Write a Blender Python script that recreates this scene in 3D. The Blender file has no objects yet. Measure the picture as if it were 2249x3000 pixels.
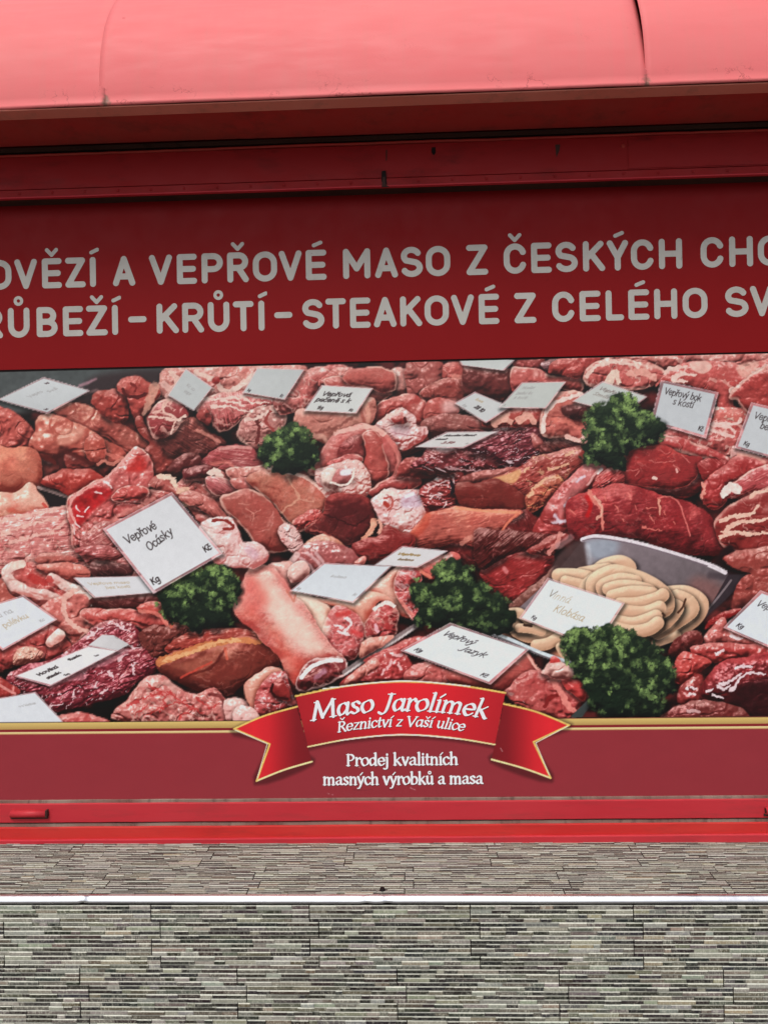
import bpy, bmesh, math, random
import numpy as np

# ------------------------------------------------------------------ camera, sky, sun, exposure
scene = bpy.context.scene
C = scene.collection
LENS, FPX = 26.0, 26.0 / 36.0 * 3000.0          # pixels of the 2249x3000 photograph
YAW, ROLL = math.radians(1.91), math.radians(1.02)
CAM = np.array((0.0, -2.66, 1.60))
FWD = np.array((-math.sin(YAW), math.cos(YAW), 0.0))
R0, U0 = np.array((math.cos(YAW), math.sin(YAW), 0.0)), np.array((0.0, 0.0, 1.0))
RGT = math.cos(ROLL) * R0 - math.sin(ROLL) * U0
UPV = math.sin(ROLL) * R0 + math.cos(ROLL) * U0
from mathutils import Matrix, Vector
cd = bpy.data.cameras.new('camera'); cam = bpy.data.objects.new('camera', cd); C.objects.link(cam)
cd.sensor_fit = 'VERTICAL'; cd.sensor_height = 36.0; cd.lens = LENS; cd.clip_end = 600.0; cd.clip_start = 0.05
cam.matrix_world = Matrix(((RGT[0], UPV[0], -FWD[0], CAM[0]), (RGT[1], UPV[1], -FWD[1], CAM[1]),
                           (RGT[2], UPV[2], -FWD[2], CAM[2]), (0, 0, 0, 1)))
scene.camera = cam

SUN_EL, SUN_AZ = math.radians(58), math.radians(196)      # azimuth measured from +Y towards +X
world = bpy.data.worlds.new('World'); scene.world = world; world.use_nodes = True
wn = world.node_tree.nodes; wl = world.node_tree.links
sky = wn.new('ShaderNodeTexSky'); sky.sky_type = 'NISHITA'; sky.sun_disc = False
sky.sun_elevation = SUN_EL; sky.sun_rotation = SUN_AZ; sky.dust_density = 4.0; sky.air_density = 1.0; sky.ozone_density = 1.0
hs = wn.new('ShaderNodeHueSaturation'); hs.inputs['Saturation'].default_value = 0.35   # thin white overcast
wl.new(sky.outputs['Color'], hs.inputs['Color'])
bg = wn['Background']; bg.inputs['Strength'].default_value = 0.13
wl.new(hs.outputs['Color'], bg.inputs['Color'])
sd = bpy.data.lights.new('sun', 'SUN'); sd.energy = 1.5; sd.angle = math.radians(22); sd.color = (1.0, 0.96, 0.9)
sun = bpy.data.objects.new('sun', sd); C.objects.link(sun)
sdir = Vector((math.sin(SUN_AZ) * math.cos(SUN_EL), math.cos(SUN_AZ) * math.cos(SUN_EL), math.sin(SUN_EL)))
sun.rotation_euler = sdir.to_track_quat('Z', 'Y').to_euler(); sun.location = sdir * 20
vs = scene.view_settings
vs.view_transform = 'Standard'; vs.look = 'None'; vs.exposure = 0.1; vs.gamma = 1.0; vs.use_curve_mapping = False

def W(sx, sy, Y=0.0):
    """photograph pixel -> point (X, Z) on the upright plane y = Y"""
    d = FWD + (sx - 1124.5) / FPX * RGT + (1500.0 - sy) / FPX * UPV
    t = (Y - CAM[1]) / d[1]
    p = CAM + t * d
    return float(p[0]), float(p[2])
def PX(X, Z, Y=0.0):
    """points of the plane y = Y -> photograph pixels (arrays allowed)"""
    dx, dy, dz = X - CAM[0], Y - CAM[1], Z - CAM[2]
    w = dx * FWD[0] + dy * FWD[1] + dz * FWD[2]
    a = dx * RGT[0] + dy * RGT[1] + dz * RGT[2]
    b = dx * UPV[0] + dy * UPV[1] + dz * UPV[2]
    return 1124.5 + a / w * FPX, 1500.0 - b / w * FPX

# ------------------------------------------------------------------ scene helpers
def put(o, parent=None):
    C.objects.link(o)
    if parent is not None: o.parent = parent
    return o
def thing(name, label, cat, group=None):
    o = bpy.data.objects.new(name, None); C.objects.link(o); o.empty_display_size = 0.1
    o['label'] = label; o['category'] = cat
    if group: o['group'] = group
    return o
def mesh(name, verts, faces, m, parent=None, smooth=False):
    me = bpy.data.meshes.new(name); me.from_pydata([tuple(v) for v in verts], [], [tuple(f) for f in faces]); me.update()
    if m: me.materials.append(m)
    if smooth: me.polygons.foreach_set('use_smooth', [True] * len(me.polygons))
    return put(bpy.data.objects.new(name, me), parent)
def bm_obj(name, bm, m, parent=None, smooth=False):
    bmesh.ops.recalc_face_normals(bm, faces=bm.faces)
    me = bpy.data.meshes.new(name); bm.to_mesh(me); bm.free()
    if m: me.materials.append(m)
    if smooth: me.polygons.foreach_set('use_smooth', [True] * len(me.polygons))
    return put(bpy.data.objects.new(name, me), parent)
def box(bm, x0, x1, y0, y1, z0, z1, bev=0.0):
    r = bmesh.ops.create_cube(bm, size=1.0)
    for v in r['verts']:
        v.co = Vector((x0 + (v.co.x + .5) * (x1 - x0), y0 + (v.co.y + .5) * (y1 - y0), z0 + (v.co.z + .5) * (z1 - z0)))
    if bev:
        es = list({e for v in r['verts'] for e in v.link_edges})
        bmesh.ops.bevel(bm, geom=es, offset=bev, segments=2, profile=.5, affect='EDGES')
def sweep(prof, xs, wob=None):
    """profile of (y, z) points swept along x; wob(i, x, y, z) may displace a point"""
    V, F = [], []; n = len(prof)
    for i, x in enumerate(xs):
        for j, (y, z) in enumerate(prof):
            V.append(wob(j, x, y, z) if wob else (x, y, z))
    for i in range(len(xs) - 1):
        for j in range(n - 1):
            a = i * n + j; F.append((a, a + n, a + n + 1, a + 1))
    return V, F
def lin(c):
    c = np.asarray(c, float) / 255.0
    return np.where(c <= .04045, c / 12.92, ((c + .055) / 1.055) ** 2.4)
def lc(*c): return tuple(float(v) for v in lin(c)) + (1.0,)

# ------------------------------------------------------------------ materials
def nodes(name):
    m = bpy.data.materials.new(name); m.use_nodes = True
    return m, m.node_tree.nodes, m.node_tree.links, m.node_tree.nodes['Principled BSDF']
def noise(n, l, scale, detail=4, vec=None, rough=.55):
    t = n.new('ShaderNodeTexNoise'); t.inputs['Scale'].default_value = scale; t.inputs['Detail'].default_value = detail
    t.inputs['Roughness'].default_value = rough
    if vec is not None: l.new(vec, t.inputs['Vector'])
    return t.outputs['Fac']
def coords(n, l, sc=(1, 1, 1), rot=(0, 0, 0)):
    tc = n.new('ShaderNodeTexCoord'); mp = n.new('ShaderNodeMapping')
    mp.inputs['Scale'].default_value = sc; mp.inputs['Rotation'].default_value = rot
    l.new(tc.outputs['Object'], mp.inputs['Vector']); return mp.outputs['Vector']
def ramp(n, l, fac, stops):
    r = n.new('ShaderNodeValToRGB'); e = r.color_ramp.elements
    while len(e) < len(stops): e.new(.5)
    for k, (p, c) in enumerate(stops): e[k].position = p; e[k].color = c if len(c) == 4 else tuple(c) + (1,)
    l.new(fac, r.inputs['Fac']); return r.outputs['Color']
def mix(n, l, fac, a, b, mode='MIX'):
    x = n.new('ShaderNodeMix'); x.data_type = 'RGBA'; x.blend_type = mode
    for s, v in ((x.inputs[0], fac), (x.inputs[6], a), (x.inputs[7], b)):
        if hasattr(v, 'links'): l.new(v, s)
        elif s is x.inputs[0]: s.default_value = v
        else: s.default_value = v
    return x.outputs[2]
def bump(n, l, p, h, strength=.3, dist=.002):
    b = n.new('ShaderNodeBump'); b.inputs['Strength'].default_value = strength; b.inputs['Distance'].default_value = dist
    l.new(h, b.inputs['Height']); l.new(b.outputs['Normal'], p.inputs['Normal'])
def BW(v): return (v, v, v, 1)
def painted(name, col, worn, dirt, rough=.4, spec=.4, stretch=(1, 1, 1), dirt_amt=.25, seed=0.0):
    """old gloss paint on sheet steel: slow fading, streaky grime, tiny flaked specks, orange-peel bump"""
    m, n, l, p = nodes(name)
    v = coords(n, l); vs_ = coords(n, l, stretch)
    f1 = ramp(n, l, noise(n, l, 1.7 + seed, 5, vs_), [(.35, BW(0)), (.7, BW(1))])
    c = mix(n, l, f1, col, worn)
    f2 = ramp(n, l, noise(n, l, 9 + seed, 8, vs_, .7), [(.52, BW(0)), (.78, BW(dirt_amt * 2))])
    c = mix(n, l, f2, c, dirt)
    f3 = ramp(n, l, noise(n, l, 85, 3, v, .6), [(.735, BW(0)), (.76, BW(.75))])
    c = mix(n, l, f3, c, dirt)
    l.new(c, p.inputs['Base Color'])
    r = ramp(n, l, noise(n, l, 14, 5, vs_), [(.3, BW(max(rough - .1, .05))), (.7, BW(rough + .14))])
    l.new(r, p.inputs['Roughness']); p.inputs['Specular IOR Level'].default_value = spec
    h = mix(n, l, .35, noise(n, l, 11, 4, v), noise(n, l, 260, 3, v))
    bump(n, l, p, h, .35, .0022)
    return m
# ------------------------------------------------------------------ the printed picture: a small painter working on a grid of points
_rs = np.random.RandomState(11); TAB = _rs.rand(256, 256)
def vn(x, y):
    xi = np.floor(x).astype(np.int64); yi = np.floor(y).astype(np.int64)
    fx = x - xi; fy = y - yi; fx = fx * fx * (3 - 2 * fx); fy = fy * fy * (3 - 2 * fy)
    x0, x1, y0, y1 = xi & 255, (xi + 1) & 255, yi & 255, (yi + 1) & 255
    return (TAB[y0, x0] * (1 - fx) + TAB[y0, x1] * fx) * (1 - fy) + (TAB[y1, x0] * (1 - fx) + TAB[y1, x1] * fx) * fy
def fbm(x, y, o=3):
    s = 0; a = .5; t = 0
    for k in range(o):
        s = s + a * vn(x * 2 ** k + 17.3 * k, y * 2 ** k + 5.1 * k); t += a; a *= .5
    return s / t
def rid(x, y, o=2):
    s = 0; a = .6; t = 0
    for k in range(o):
        s = s + a * (1 - np.abs(2 * vn(x * 2 ** k + 31 * k, y * 2 ** k + 11 * k) - 1)); t += a; a *= .5
    return s / t
def sst(a, b, x):
    t = np.clip((x - a) / (b - a), 0, 1); return t * t * (3 - 2 * t)
def blur(a, k):
    for ax in (0, 1):
        p = [(0, 0), (0, 0)]; p[ax] = (k + 1, k)
        c = np.cumsum(np.pad(a, p, mode='edge'), axis=ax)
        a = (np.take(c, range(2 * k + 1, c.shape[ax]), ax) - np.take(c, range(0, c.shape[ax] - 2 * k - 1), ax)) / (2 * k + 1)
    return a
def cat_rom(p, closed=True, n=4):
    p = np.asarray(p, float); m = len(p); out = []
    for i in range(m if closed else m - 1):
        if closed: a, b, c, d = p[i - 1], p[i], p[(i + 1) % m], p[(i + 2) % m]
        else: a, b, c, d = p[max(i - 1, 0)], p[i], p[i + 1], p[min(i + 2, m - 1)]
        for t in np.arange(n) / n:
            out.append(.5 * (2 * b + (c - a) * t + (2 * a - 5 * b + 4 * c - d) * t ** 2 + (3 * b - a - 3 * c + d) * t ** 3))
    if not closed: out.append(p[-1])
    return np.array(out)
def sd_poly(X, Y, P):
    d = np.full(X.shape, 1e9); ins = np.zeros(X.shape, bool); n = len(P)
    for i in range(n):
        a, b = P[i], P[(i + 1) % n]; ex, ey = b - a; L = ex * ex + ey * ey
        if L < 1e-9: continue
        wx, wy = X - a[0], Y - a[1]
        t = np.clip((wx * ex + wy * ey) / L, 0, 1)
        d = np.minimum(d, (wx - t * ex) ** 2 + (wy - t * ey) ** 2)
        if a[1] != b[1]:
            c = (a[1] > Y) != (b[1] > Y)
            ins ^= c & (X < (b[0] - a[0]) * (Y - a[1]) / (b[1] - a[1]) + a[0])
    d = np.sqrt(d); return np.where(ins, d, -d)          # positive inside
def sd_path(X, Y, P, r0, r1=None):
    r1 = r0 if r1 is None else r1
    best = np.full(X.shape, -1e9); n = len(P) - 1
    for i in range(n):
        a, b = P[i], P[i + 1]; ex, ey = b - a; L = max(ex * ex + ey * ey, 1e-9)
        t = np.clip(((X - a[0]) * ex + (Y - a[1]) * ey) / L, 0, 1)
        d = np.hypot(X - a[0] - t * ex, Y - a[1] - t * ey)
        best = np.maximum(best, r0 + (r1 - r0) * (i + t) / n - d)
    return best

TILE = {0: (0, 0, 1), 1: (0, 1060, .5), 2: (710, 1060, .5), 3: (1420, 1030, .5), 4: (0, 1590, .5), 5: (710, 1590, .5),
        6: (1420, 1570, .5), 7: (640, 1950, 1 / 1.564)}
def T(tile, s):
    ox, oy, k = TILE[tile]
    if isinstance(s, str): s = [tuple(map(float, q.split(','))) for q in s.split()]
    return np.array([(ox + x * k, oy + y * k) for x, y in s])
def tone(cv):
    skip = [k for k, (nm, _) in enumerate(cv.names) if nm in ('printed_price_card', 'printed_parsley', 'printed_sausages')]
    m = ~np.isin(cv.I, skip)
    c = cv.C[m] * .95; g = c.mean(-1, keepdims=True); c = g + (c - g) * 1.08; d = np.clip(c[:, 1] - c[:, 2], 0, 1); c[:, 1] -= .2 * d; c[:, 2] += .2 * d
    c = c + .45 * (c * c * (3 - 2 * c) - c); cv.C[m] = np.clip(c, .01, 1)
def col(c): return np.asarray(c, float) / 255.0

class Canvas:
    def __init__(s, X, Y):
        s.X, s.Y = X, Y; s.C = np.zeros(X.shape + (3,)); s.I = np.zeros(X.shape, np.int32); s.names = []
        s.cx = X.mean(0); s.ry0 = Y.min(1); s.ry1 = Y.max(1)
        s.pitch = float(np.median(np.diff(s.cx)))
    def new(s, name, label=None):
        s.names.append((name, label)); return len(s.names) - 1
    def win(s, P, m):
        x0, y0 = P.min(0) - m; x1, y1 = P.max(0) + m
        c0, c1 = np.searchsorted(s.cx, (x0 - 12, x1 + 12)); r0 = np.searchsorted(s.ry1, y0); r1 = np.searchsorted(s.ry0, y1)
        if c1 - c0 < 3 or r1 - r0 < 3: return None
        # narrow the rows to the slope of these columns
        q0 = s.Y[:, c0:c1:max(1, (c1 - c0) // 4)]; a, b = q0.min(1), q0.max(1)
        r0 = np.searchsorted(b, y0); r1 = np.searchsorted(a, y1)
        if r1 - r0 < 3: return None
        return slice(r0, r1), slice(c0, c1)
    def over(s, w, c, a, ident=None):
        a = np.clip(a, 0, 1)
        s.C[w] = s.C[w] * (1 - a[..., None]) + c * a[..., None]
        if ident is not None: s.I[w] = np.where(a > .5, ident, s.I[w])

LDIR = np.array((-.28, -.62, .73)); HALF = LDIR + np.array((0, 0, 1.0)); HALF /= np.linalg.norm(HALF)
_seed = [0]
def solid(cv, P, sdf, base, dark=None, light=None, R=26, lump=.5, ls=34, fib=0, fang=0, vein=.34, vsz=26, vcol=(226, 178, 162),
          vth=.82, rim=0, rcol=(238, 208, 186), spec=.34, gl=34, sh=.5, wob=7, wrap=0, name='printed_meat_cut', label=None,
          ident='new', soft=2.2, grad=.3, mott=.5, squash=1.0, grow=3, mute=1):
    """one rounded thing of the picture with its own shading, grain, fat veins, rim and highlights"""
    w = cv.win(P, 34)
    if w is None: return None
    _seed[0] += 1; q = _seed[0] * 13.7
    X, Y = cv.X[w], cv.Y[w]
    if wob:
        X2 = X + wob * 2 * (fbm(X / 34 + q, Y / 34, 3) - .5); Y2 = Y + wob * 2 * (fbm(X / 34, Y / 34 + q, 3) - .5)
    else: X2, Y2 = X, Y
    d = sdf(X2, Y2) + grow
    base = col(base); base = base * .8 + base.mean() * .2 * np.array((1.06, .97, .97)) if mute else base; dark = base * np.array((.4, .26, .26)) if dark is None else col(dark)
    light = base * .55 + np.array((.97, .84, .78)) * .45 if light is None else col(light)
    if sh:
        ds = sdf(X2 - 3, Y2 - 9) + grow; o = np.clip(1 + ds / 17, 0, 1) ** 1.5 * (d < 0) * sh * sst(.22, .6, fbm(X / 60 + q, Y / 60, 2) + .08)
        cv.C[w] *= (1 - o[..., None])
    t = np.clip(d / R, 0, 1); h = .5 * R * np.sqrt(np.maximum(1 - (1 - t) ** 2, 0)) * squash
    h = blur(h, 4); h = blur(h, 3)
    n1 = fbm(X / ls + q, Y / ls + q * .7, 3)
    n1b = fbm((X + 14 * n1) / (ls * .42) + q, (Y + 14 * n1) / (ls * .36), 3)
    h = h + lump * ls * .62 * (n1 - .5)
    h = h - lump * 3.2 * sst(.8, .99, rid((X + 20 * n1) / (ls * 1.5) + q, (Y + 20 * n1) / (ls * 1.1) + q, 1))
    u = X * math.cos(fang) + Y * math.sin(fang); v = -X * math.sin(fang) + Y * math.cos(fang)
    if wrap: h = h + wrap * (4.2 * rid(u / 30 + q + 3 * n1, v / 9 + 3 * n1, 1) + 2.6 * rid(u / 12 + q + 2 * n1, v / 6 + 2 * n1, 1) * sst(.4, .7, fbm(X / 30, Y / 30 + q, 2)))
    if fib: h = h + fib * 1.6 * fbm(u / 26 + q + n1 * 2, v / 3.2 + n1 * 3, 2)
    gy, gx = np.gradient(h, cv.pitch)
    il = 1 / np.sqrt(gx * gx + gy * gy + 1)
    lam = (-gx * LDIR[0] - gy * LDIR[1] + LDIR[2]) * il
    spc = np.clip((-gx * HALF[0] - gy * HALF[1] + HALF[2]) * il, 0, 1) ** gl
    n2 = fbm(X / 9 + q, Y / 9, 3)
    n3 = fbm(X / 52 + q, Y / 30 + q, 3)
    k = lam * 1.0 + (n2 - .5) * .35 * mott + (n3 - .5) * 1.0 * mott
    if grad: k = k - grad * np.clip((Y - P[:, 1].min()) / max(np.ptp(P[:, 1]), 1), 0, 1)
    if fib: k = k + fib * .4 * (fbm(u / 30 + q + n1 * 2, v / 2.4 + n1 * 3, 2) - .5)
    c = dark + (base - dark) * sst(-.12, .6, k)[..., None]
    c = c + (light - c) * (sst(.62, 1.05, k) * .9)[..., None]
    hue = (fbm(X / 40 + 3 * q, Y / 40, 2) - .5)[..., None] * mott * .22
    c = c * (1 + hue * np.array((.25, -1, -.8)))
    fine = fbm((X + 9 * n1b) / 4.2 + q, Y / 3.4, 3) - .5
    c = c * (1 + .3 * mott * fine[..., None])
    if vein:
        rv = rid(X / vsz + q + n1 * 2.4, Y / vsz * 1.4 + n1 * 2.4, 3)
        a = sst(vth, vth + .09, rv) * sst(.34, .6, fbm(X / 55 + q, Y / 42, 2) + vein * .3 - .12) * min(vein, 1) * .85
        c = c + (col(vcol) * (.62 + .42 * np.clip(lam, 0, 1))[..., None] - c) * a[..., None]
    if rim:
        rw = rim * (.35 + 1.3 * fbm(X / 22 + q, Y / 22 + 9, 2))
        a = (1 - sst(rw * .5, rw * 1.25, d)) * .62 * sst(.3, .55, fbm(X / 34 + q, Y / 34 + 3, 2))
        c = c + (col(rcol) * (.6 + .45 * np.clip(lam, 0, 1))[..., None] - c) * a[..., None]
    if spec: c = c + (spc * spec * .75 * sst(.38, .72, fbm(X / 9 + q, Y / 6, 3) + .08))[..., None] * np.array((1, .93, .93))
    if wrap:
        cr = sst(.90, .985, rid(u / 26 + q + 4 * n1, v / 8 + 4 * n1, 1)) * sst(.45, .6, fbm(X / 16 + q, Y / 16, 2)) * .8
        c = c + (np.array((.93, .84, .85)) - c) * cr[..., None]
    c = np.clip(c, .02, 1)
    if ident == 'new': ident = cv.new(name, label)
    cv.over(w, c, sst(-soft, soft, d), ident)
    return ident
def blob(cv, tile, pts, base, **k):
    P = T(tile, pts); Q = cat_rom(P)
    return solid(cv, Q, lambda X, Y: sd_poly(X, Y, Q), base, **k)
def tube(cv, tile, pts, r, base, **k):
    P = cat_rom(T(tile, pts), False, 6)
    m = np.vstack([P - r, P + r])
    return solid(cv, m, lambda X, Y: sd_path(X, Y, P, r), base, R=r, grow=0, **k)
def line(cv, tile, pts, w0, c, a=1.0, w1=None, soft=1.2, wob=1.5, ident=None, smooth=True):
    P = T(tile, pts); P = cat_rom(P, False, 5) if smooth and len(P) > 2 else P
    w = cv.win(P, max(w0, w1 or 0) + 6 + soft)
    if w is None: return
    X, Y = cv.X[w], cv.Y[w]; _seed[0] += 1; q = _seed[0] * 7.1
    if wob: X = X + wob * 2 * (fbm(X / 9 + q, Y / 9, 2) - .5); Y = Y + wob * 2 * (fbm(X / 9, Y / 9 + q, 2) - .5)
    d = sd_path(X, Y, P, w0, w1)
    cv.over(w, col(c) * (.9 + .2 * fbm(X / 7 + q, Y / 7, 2))[..., None], sst(-soft, soft, d) * a, ident)
def flat(cv, P, c, a=1.0, soft=1.0, ident=None, wob=0, gx=0, gy=0, sh=0, tex=.03):
    w = cv.win(P, 26)
    if w is None: return
    X, Y = cv.X[w], cv.Y[w]; d = sd_poly(X, Y, P)
    if sh:
        d2 = sd_poly(X - 3, Y - 7, P); cv.C[w] *= (1 - (sh * np.clip(1 + d2 / 13, 0, 1) ** 2 * (d < 0)))[..., None]
    x0, y0 = P.min(0); sx, sy = np.ptp(P, 0)
    g = 1 + gx * ((X - x0) / sx - .5) + gy * ((Y - y0) / sy - .5) + tex * (fbm(X / 14, Y / 14, 3) - .5) * 2
    cv.over(w, np.clip(col(c) * g[..., None], 0, 1), sst(-soft, soft, d) * a, ident)
def leafy(cv, tile, pts, seed, label):
    """parsley: dark mass, then hundreds of small lobed leaflets, lit from above"""
    P = T(tile, pts); Q = cat_rom(P); rs = np.random.RandomState(seed)
    ident = solid(cv, Q, lambda X, Y: sd_poly(X, Y, Q), (22, 34, 24), dark=(12, 16, 15), light=(44, 60, 38), wob=22, R=40, lump=.8, ls=18, spec=0, sh=.6, mute=0, vein=0,
                  name='printed_parsley', label=label)
    x0, y0 = Q.min(0); x1, y1 = Q.max(0); n = int((x1 - x0) * (y1 - y0) / 17)
    xs = rs.uniform(x0 - 3, x1 + 3, n); ys = rs.uniform(y0 - 4, y1 + 2, n)
    ds = sd_poly(xs, ys, Q); cl = fbm(xs / 17 + seed, ys / 15, 2)
    ys_n = (ys - y0) / (y1 - y0); xs_n = (xs - x0) / (x1 - x0)
    order = np.argsort(cl + rs.uniform(-.12, .12, n))
    for i in order:
        if ds[i] < -8 or ys_n[i] > .96: continue
        k = (cl[i] - .5) * 3.2 + .36 - ys_n[i] * .8 + (.5 - xs_n[i]) * .1 + rs.uniform(-.12, .12)
        if k < .0: continue
        k = min(k, 1.0)
        c = np.array((20, 32, 22)) * (1 - k) + np.array((124, 150, 86)) * k
        c = c * rs.uniform(.8, 1.15); a0 = rs.uniform(0, 6.28); L = rs.uniform(3, 6.5)
        for j in range(rs.randint(3, 5)):
            a = a0 + (j - 1.2) * .75
            tip = (xs[i] + L * math.cos(a), ys[i] + L * math.sin(a))
            A = np.array([(xs[i], ys[i]), tip])
            w = cv.win(A, 4)
            if w is None: continue
            d = sd_path(cv.X[w], cv.Y[w], A, .5, 1.15)
            cv.over(w, c / 255 * rs.uniform(.85, 1.2), sst(-1, 1, d) * .9, ident)
    return ident
# ------------------------------------------------------------------ skeleton lettering (x-height 1, y up); '~' smooth line, '-' straight line, '_' serif x,y,width
G = {
 'a': (.95, '~.72,.78 .5,.98 .2,.85 .1,.42 .25,.04 .5,.1 .73,.45|-.76,.97 .72,.2|~.72,.2 .8,.02 .98,.12'),
 'A': (.95, '~.15,.8 .4,1 .65,.88 .68,.5 .68,.12 .9,.02|~.68,.58 .3,.48 .12,.25 .3,.02 .55,.1 .68,.28'),
 's': (.76, '~.63,.84 .4,1 .16,.84 .28,.58 .5,.42 .6,.2 .38,0 .1,.14'),
 'o': (.95, '~.48,1 .17,.8 .1,.4 .28,.04 .48,0 .78,.2 .85,.6 .68,.95 .46,1'),
 'J': (.85, '~.62,1.45 .55,.6 .44,.0 .22,-.25 -.06,-.12|_.62,1.45,.5'),
 'M': (1.85, '-.18,0 .38,1.45|-.4,1.45 .82,.1|-.82,.1 1.46,1.45|-1.46,1.45 1.6,0|_.16,0,.42|_1.6,0,.5|_.32,1.45,.3|_1.52,1.45,.3'),
 'r': (.7, '-.2,1 .2,0|~.2,.6 .36,.9 .55,1 .66,.86|_.2,0,.4|_.12,1,.2'),
 'l': (.46, '-.22,1.6 .22,0|_.24,0,.42|_.14,1.6,.2'),
 'i': (.46, '-.22,1 .22,0|-.22,1.38 .22,1.42|_.24,0,.42|_.14,1,.2'),
 'I': (.46, '-.22,1 .22,0|_.24,0,.42|_.14,1,.2'),
 'm': (1.55, '-.2,1 .2,0|~.2,.62 .42,.96 .68,.9 .74,.6 .74,0|~.74,.62 .96,.96 1.22,.9 1.28,.6 1.28,0|_.2,0,.38|_.74,0,.36|_1.3,0,.4|_.12,1,.2'),
 'n': (1.02, '-.2,1 .2,0|~.2,.62 .45,.97 .7,.9 .77,.6 .77,0|_.2,0,.38|_.79,0,.4|_.12,1,.2'),
 'e': (.86, '~.12,.52 .74,.56 .66,.9 .42,1 .15,.8 .1,.4 .3,.04 .55,.02 .78,.24'),
 'k': (.98, '-.2,1.6 .2,0|-.76,1 .25,.48|-.38,.6 .84,0|_.2,0,.36|_.86,0,.3|_.12,1.6,.2'),
 'R': (1.1, '-.22,1.45 .22,0|~.22,1.42 .62,1.42 .84,1.1 .62,.76 .24,.74|-.5,.75 1.02,0|_.22,0,.42|_1.02,0,.3|_.14,1.45,.25'),
 'P': (1.0, '-.22,1.45 .22,0|~.22,1.42 .62,1.42 .86,1.08 .62,.7 .24,.68|_.22,0,.42|_.14,1.45,.25'),
 'z': (.82, '-.12,.97 .7,.97|-.7,.97 .12,.03|-.12,.03 .74,.03'),
 'c': (.8, '~.72,.82 .45,1 .16,.8 .1,.4 .3,.03 .55,.02 .75,.22'),
 't': (.58, '~.26,1.35 .23,.3 .33,.02 .58,.12|-.04,1 .52,1'),
 'v': (.86, '-.1,1 .42,0|-.42,0 .78,1|_.12,1,.3|_.76,1,.26'),
 'V': (1.2, '-.1,1.45 .6,0|-.6,0 1.12,1.45|_.1,1.45,.4|_1.12,1.45,.36'),
 'u': (.98, '~.18,1 .18,.3 .36,.02 .6,.14 .74,.42|-.74,1 .74,.1|~.74,.1 .8,0 .95,.06|_.1,1,.2|_.66,1,.2'),
 'd': (1.0, '~.72,.78 .5,.98 .2,.85 .1,.42 .25,.04 .5,.1 .73,.45|-.76,1.6 .76,.02|_.66,1.6,.2|_.86,.02,.22'),
 'j': (.46, '~.24,1 .24,-.2 .1,-.5 -.15,-.45|-.24,1.38 .24,1.42|_.14,1,.2'),
 'h': (1.02, '-.2,1.6 .2,0|~.2,.62 .45,.97 .7,.9 .77,.6 .77,0|_.2,0,.38|_.79,0,.4|_.12,1.6,.2'),
 'y': (.88, '-.1,1 .44,.05|~.8,1 .44,.0 .25,-.45 .02,-.5|_.12,1,.3|_.78,1,.26'),
 'b': (.98, '-.2,1.6 .2,.05|~.2,.6 .45,.98 .75,.85 .86,.5 .72,.1 .42,0 .2,.12|_.12,1.6,.2'),
 'p': (.98, '-.2,1 .2,-.55|~.2,.6 .45,.98 .75,.85 .86,.5 .72,.1 .42,0 .2,.12|_.2,-.55,.4|_.12,1,.2'),
 'f': (.55, '~.55,1.45 .34,1.58 .24,1.2 .22,0|-.02,1 .5,1'),
 'g': (.95, '~.72,.78 .5,.98 .2,.85 .1,.45 .25,.08 .5,.12 .73,.45|~.76,.97 .74,-.2 .5,-.55 .15,-.45'),
 'K': (1.1, '-.2,1.45 .2,0|-.86,1.45 .24,.65|-.42,.82 .95,0'),
 'H': (1.15, '-.2,1.45 .2,0|-.9,1.45 .9,0|-.2,.72 .9,.72'),
 'O': (1.3, '~.62,1.45 .22,1.15 .12,.6 .35,.05 .65,0 1.05,.35 1.1,.9 .85,1.38 .6,1.45'),
 'S': (.95, '~.75,1.25 .45,1.45 .15,1.2 .3,.85 .6,.62 .72,.3 .42,0 .1,.2'),
 'Z': (1.0, '-.12,1.4 .85,1.4|-.85,1.4 .12,.03|-.12,.03 .9,.03'),
 '1': (.55, '-.05,1.1 .3,1.45|-.3,1.45 .3,0'), '3': (.85, '~.12,1.25 .4,1.45 .7,1.15 .4,.78 .75,.4 .45,0 .1,.15'),
 '5': (.85, '-.75,1.42 .22,1.42|-.22,1.42 .18,.85|~.18,.85 .5,.95 .75,.5 .5,.05 .1,.1'),
 '0': (.9, '~.45,1.45 .12,1.0 .12,.45 .45,0 .78,.45 .78,1.0 .45,1.45'), '2': (.85, '~.12,1.15 .4,1.45 .72,1.1 .5,.6 .1,.03|-.1,.03 .78,.03'),
 '8': (.85, '~.45,.75 .18,1.1 .45,1.45 .7,1.1 .45,.75 .12,.35 .45,0 .78,.35 .45,.75'), '.': (.4, '-.15,.03 .16,.06'), ' ': (.5, ''),
 '-': (.7, '-.1,.55 .6,.55'),
}
ACC = {'ř': ('r', 'v'), 'č': ('c', 'v'), 'ě': ('e', 'v'), 'š': ('s', 'v'), 'á': ('a', '/'), 'é': ('e', '/'), 'ý': ('y', '/'), 'í': ('I', '/'),
       'ů': ('u', 'o'), 'Ř': ('R', 'v'), 'Á': ('A', '/')}
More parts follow.
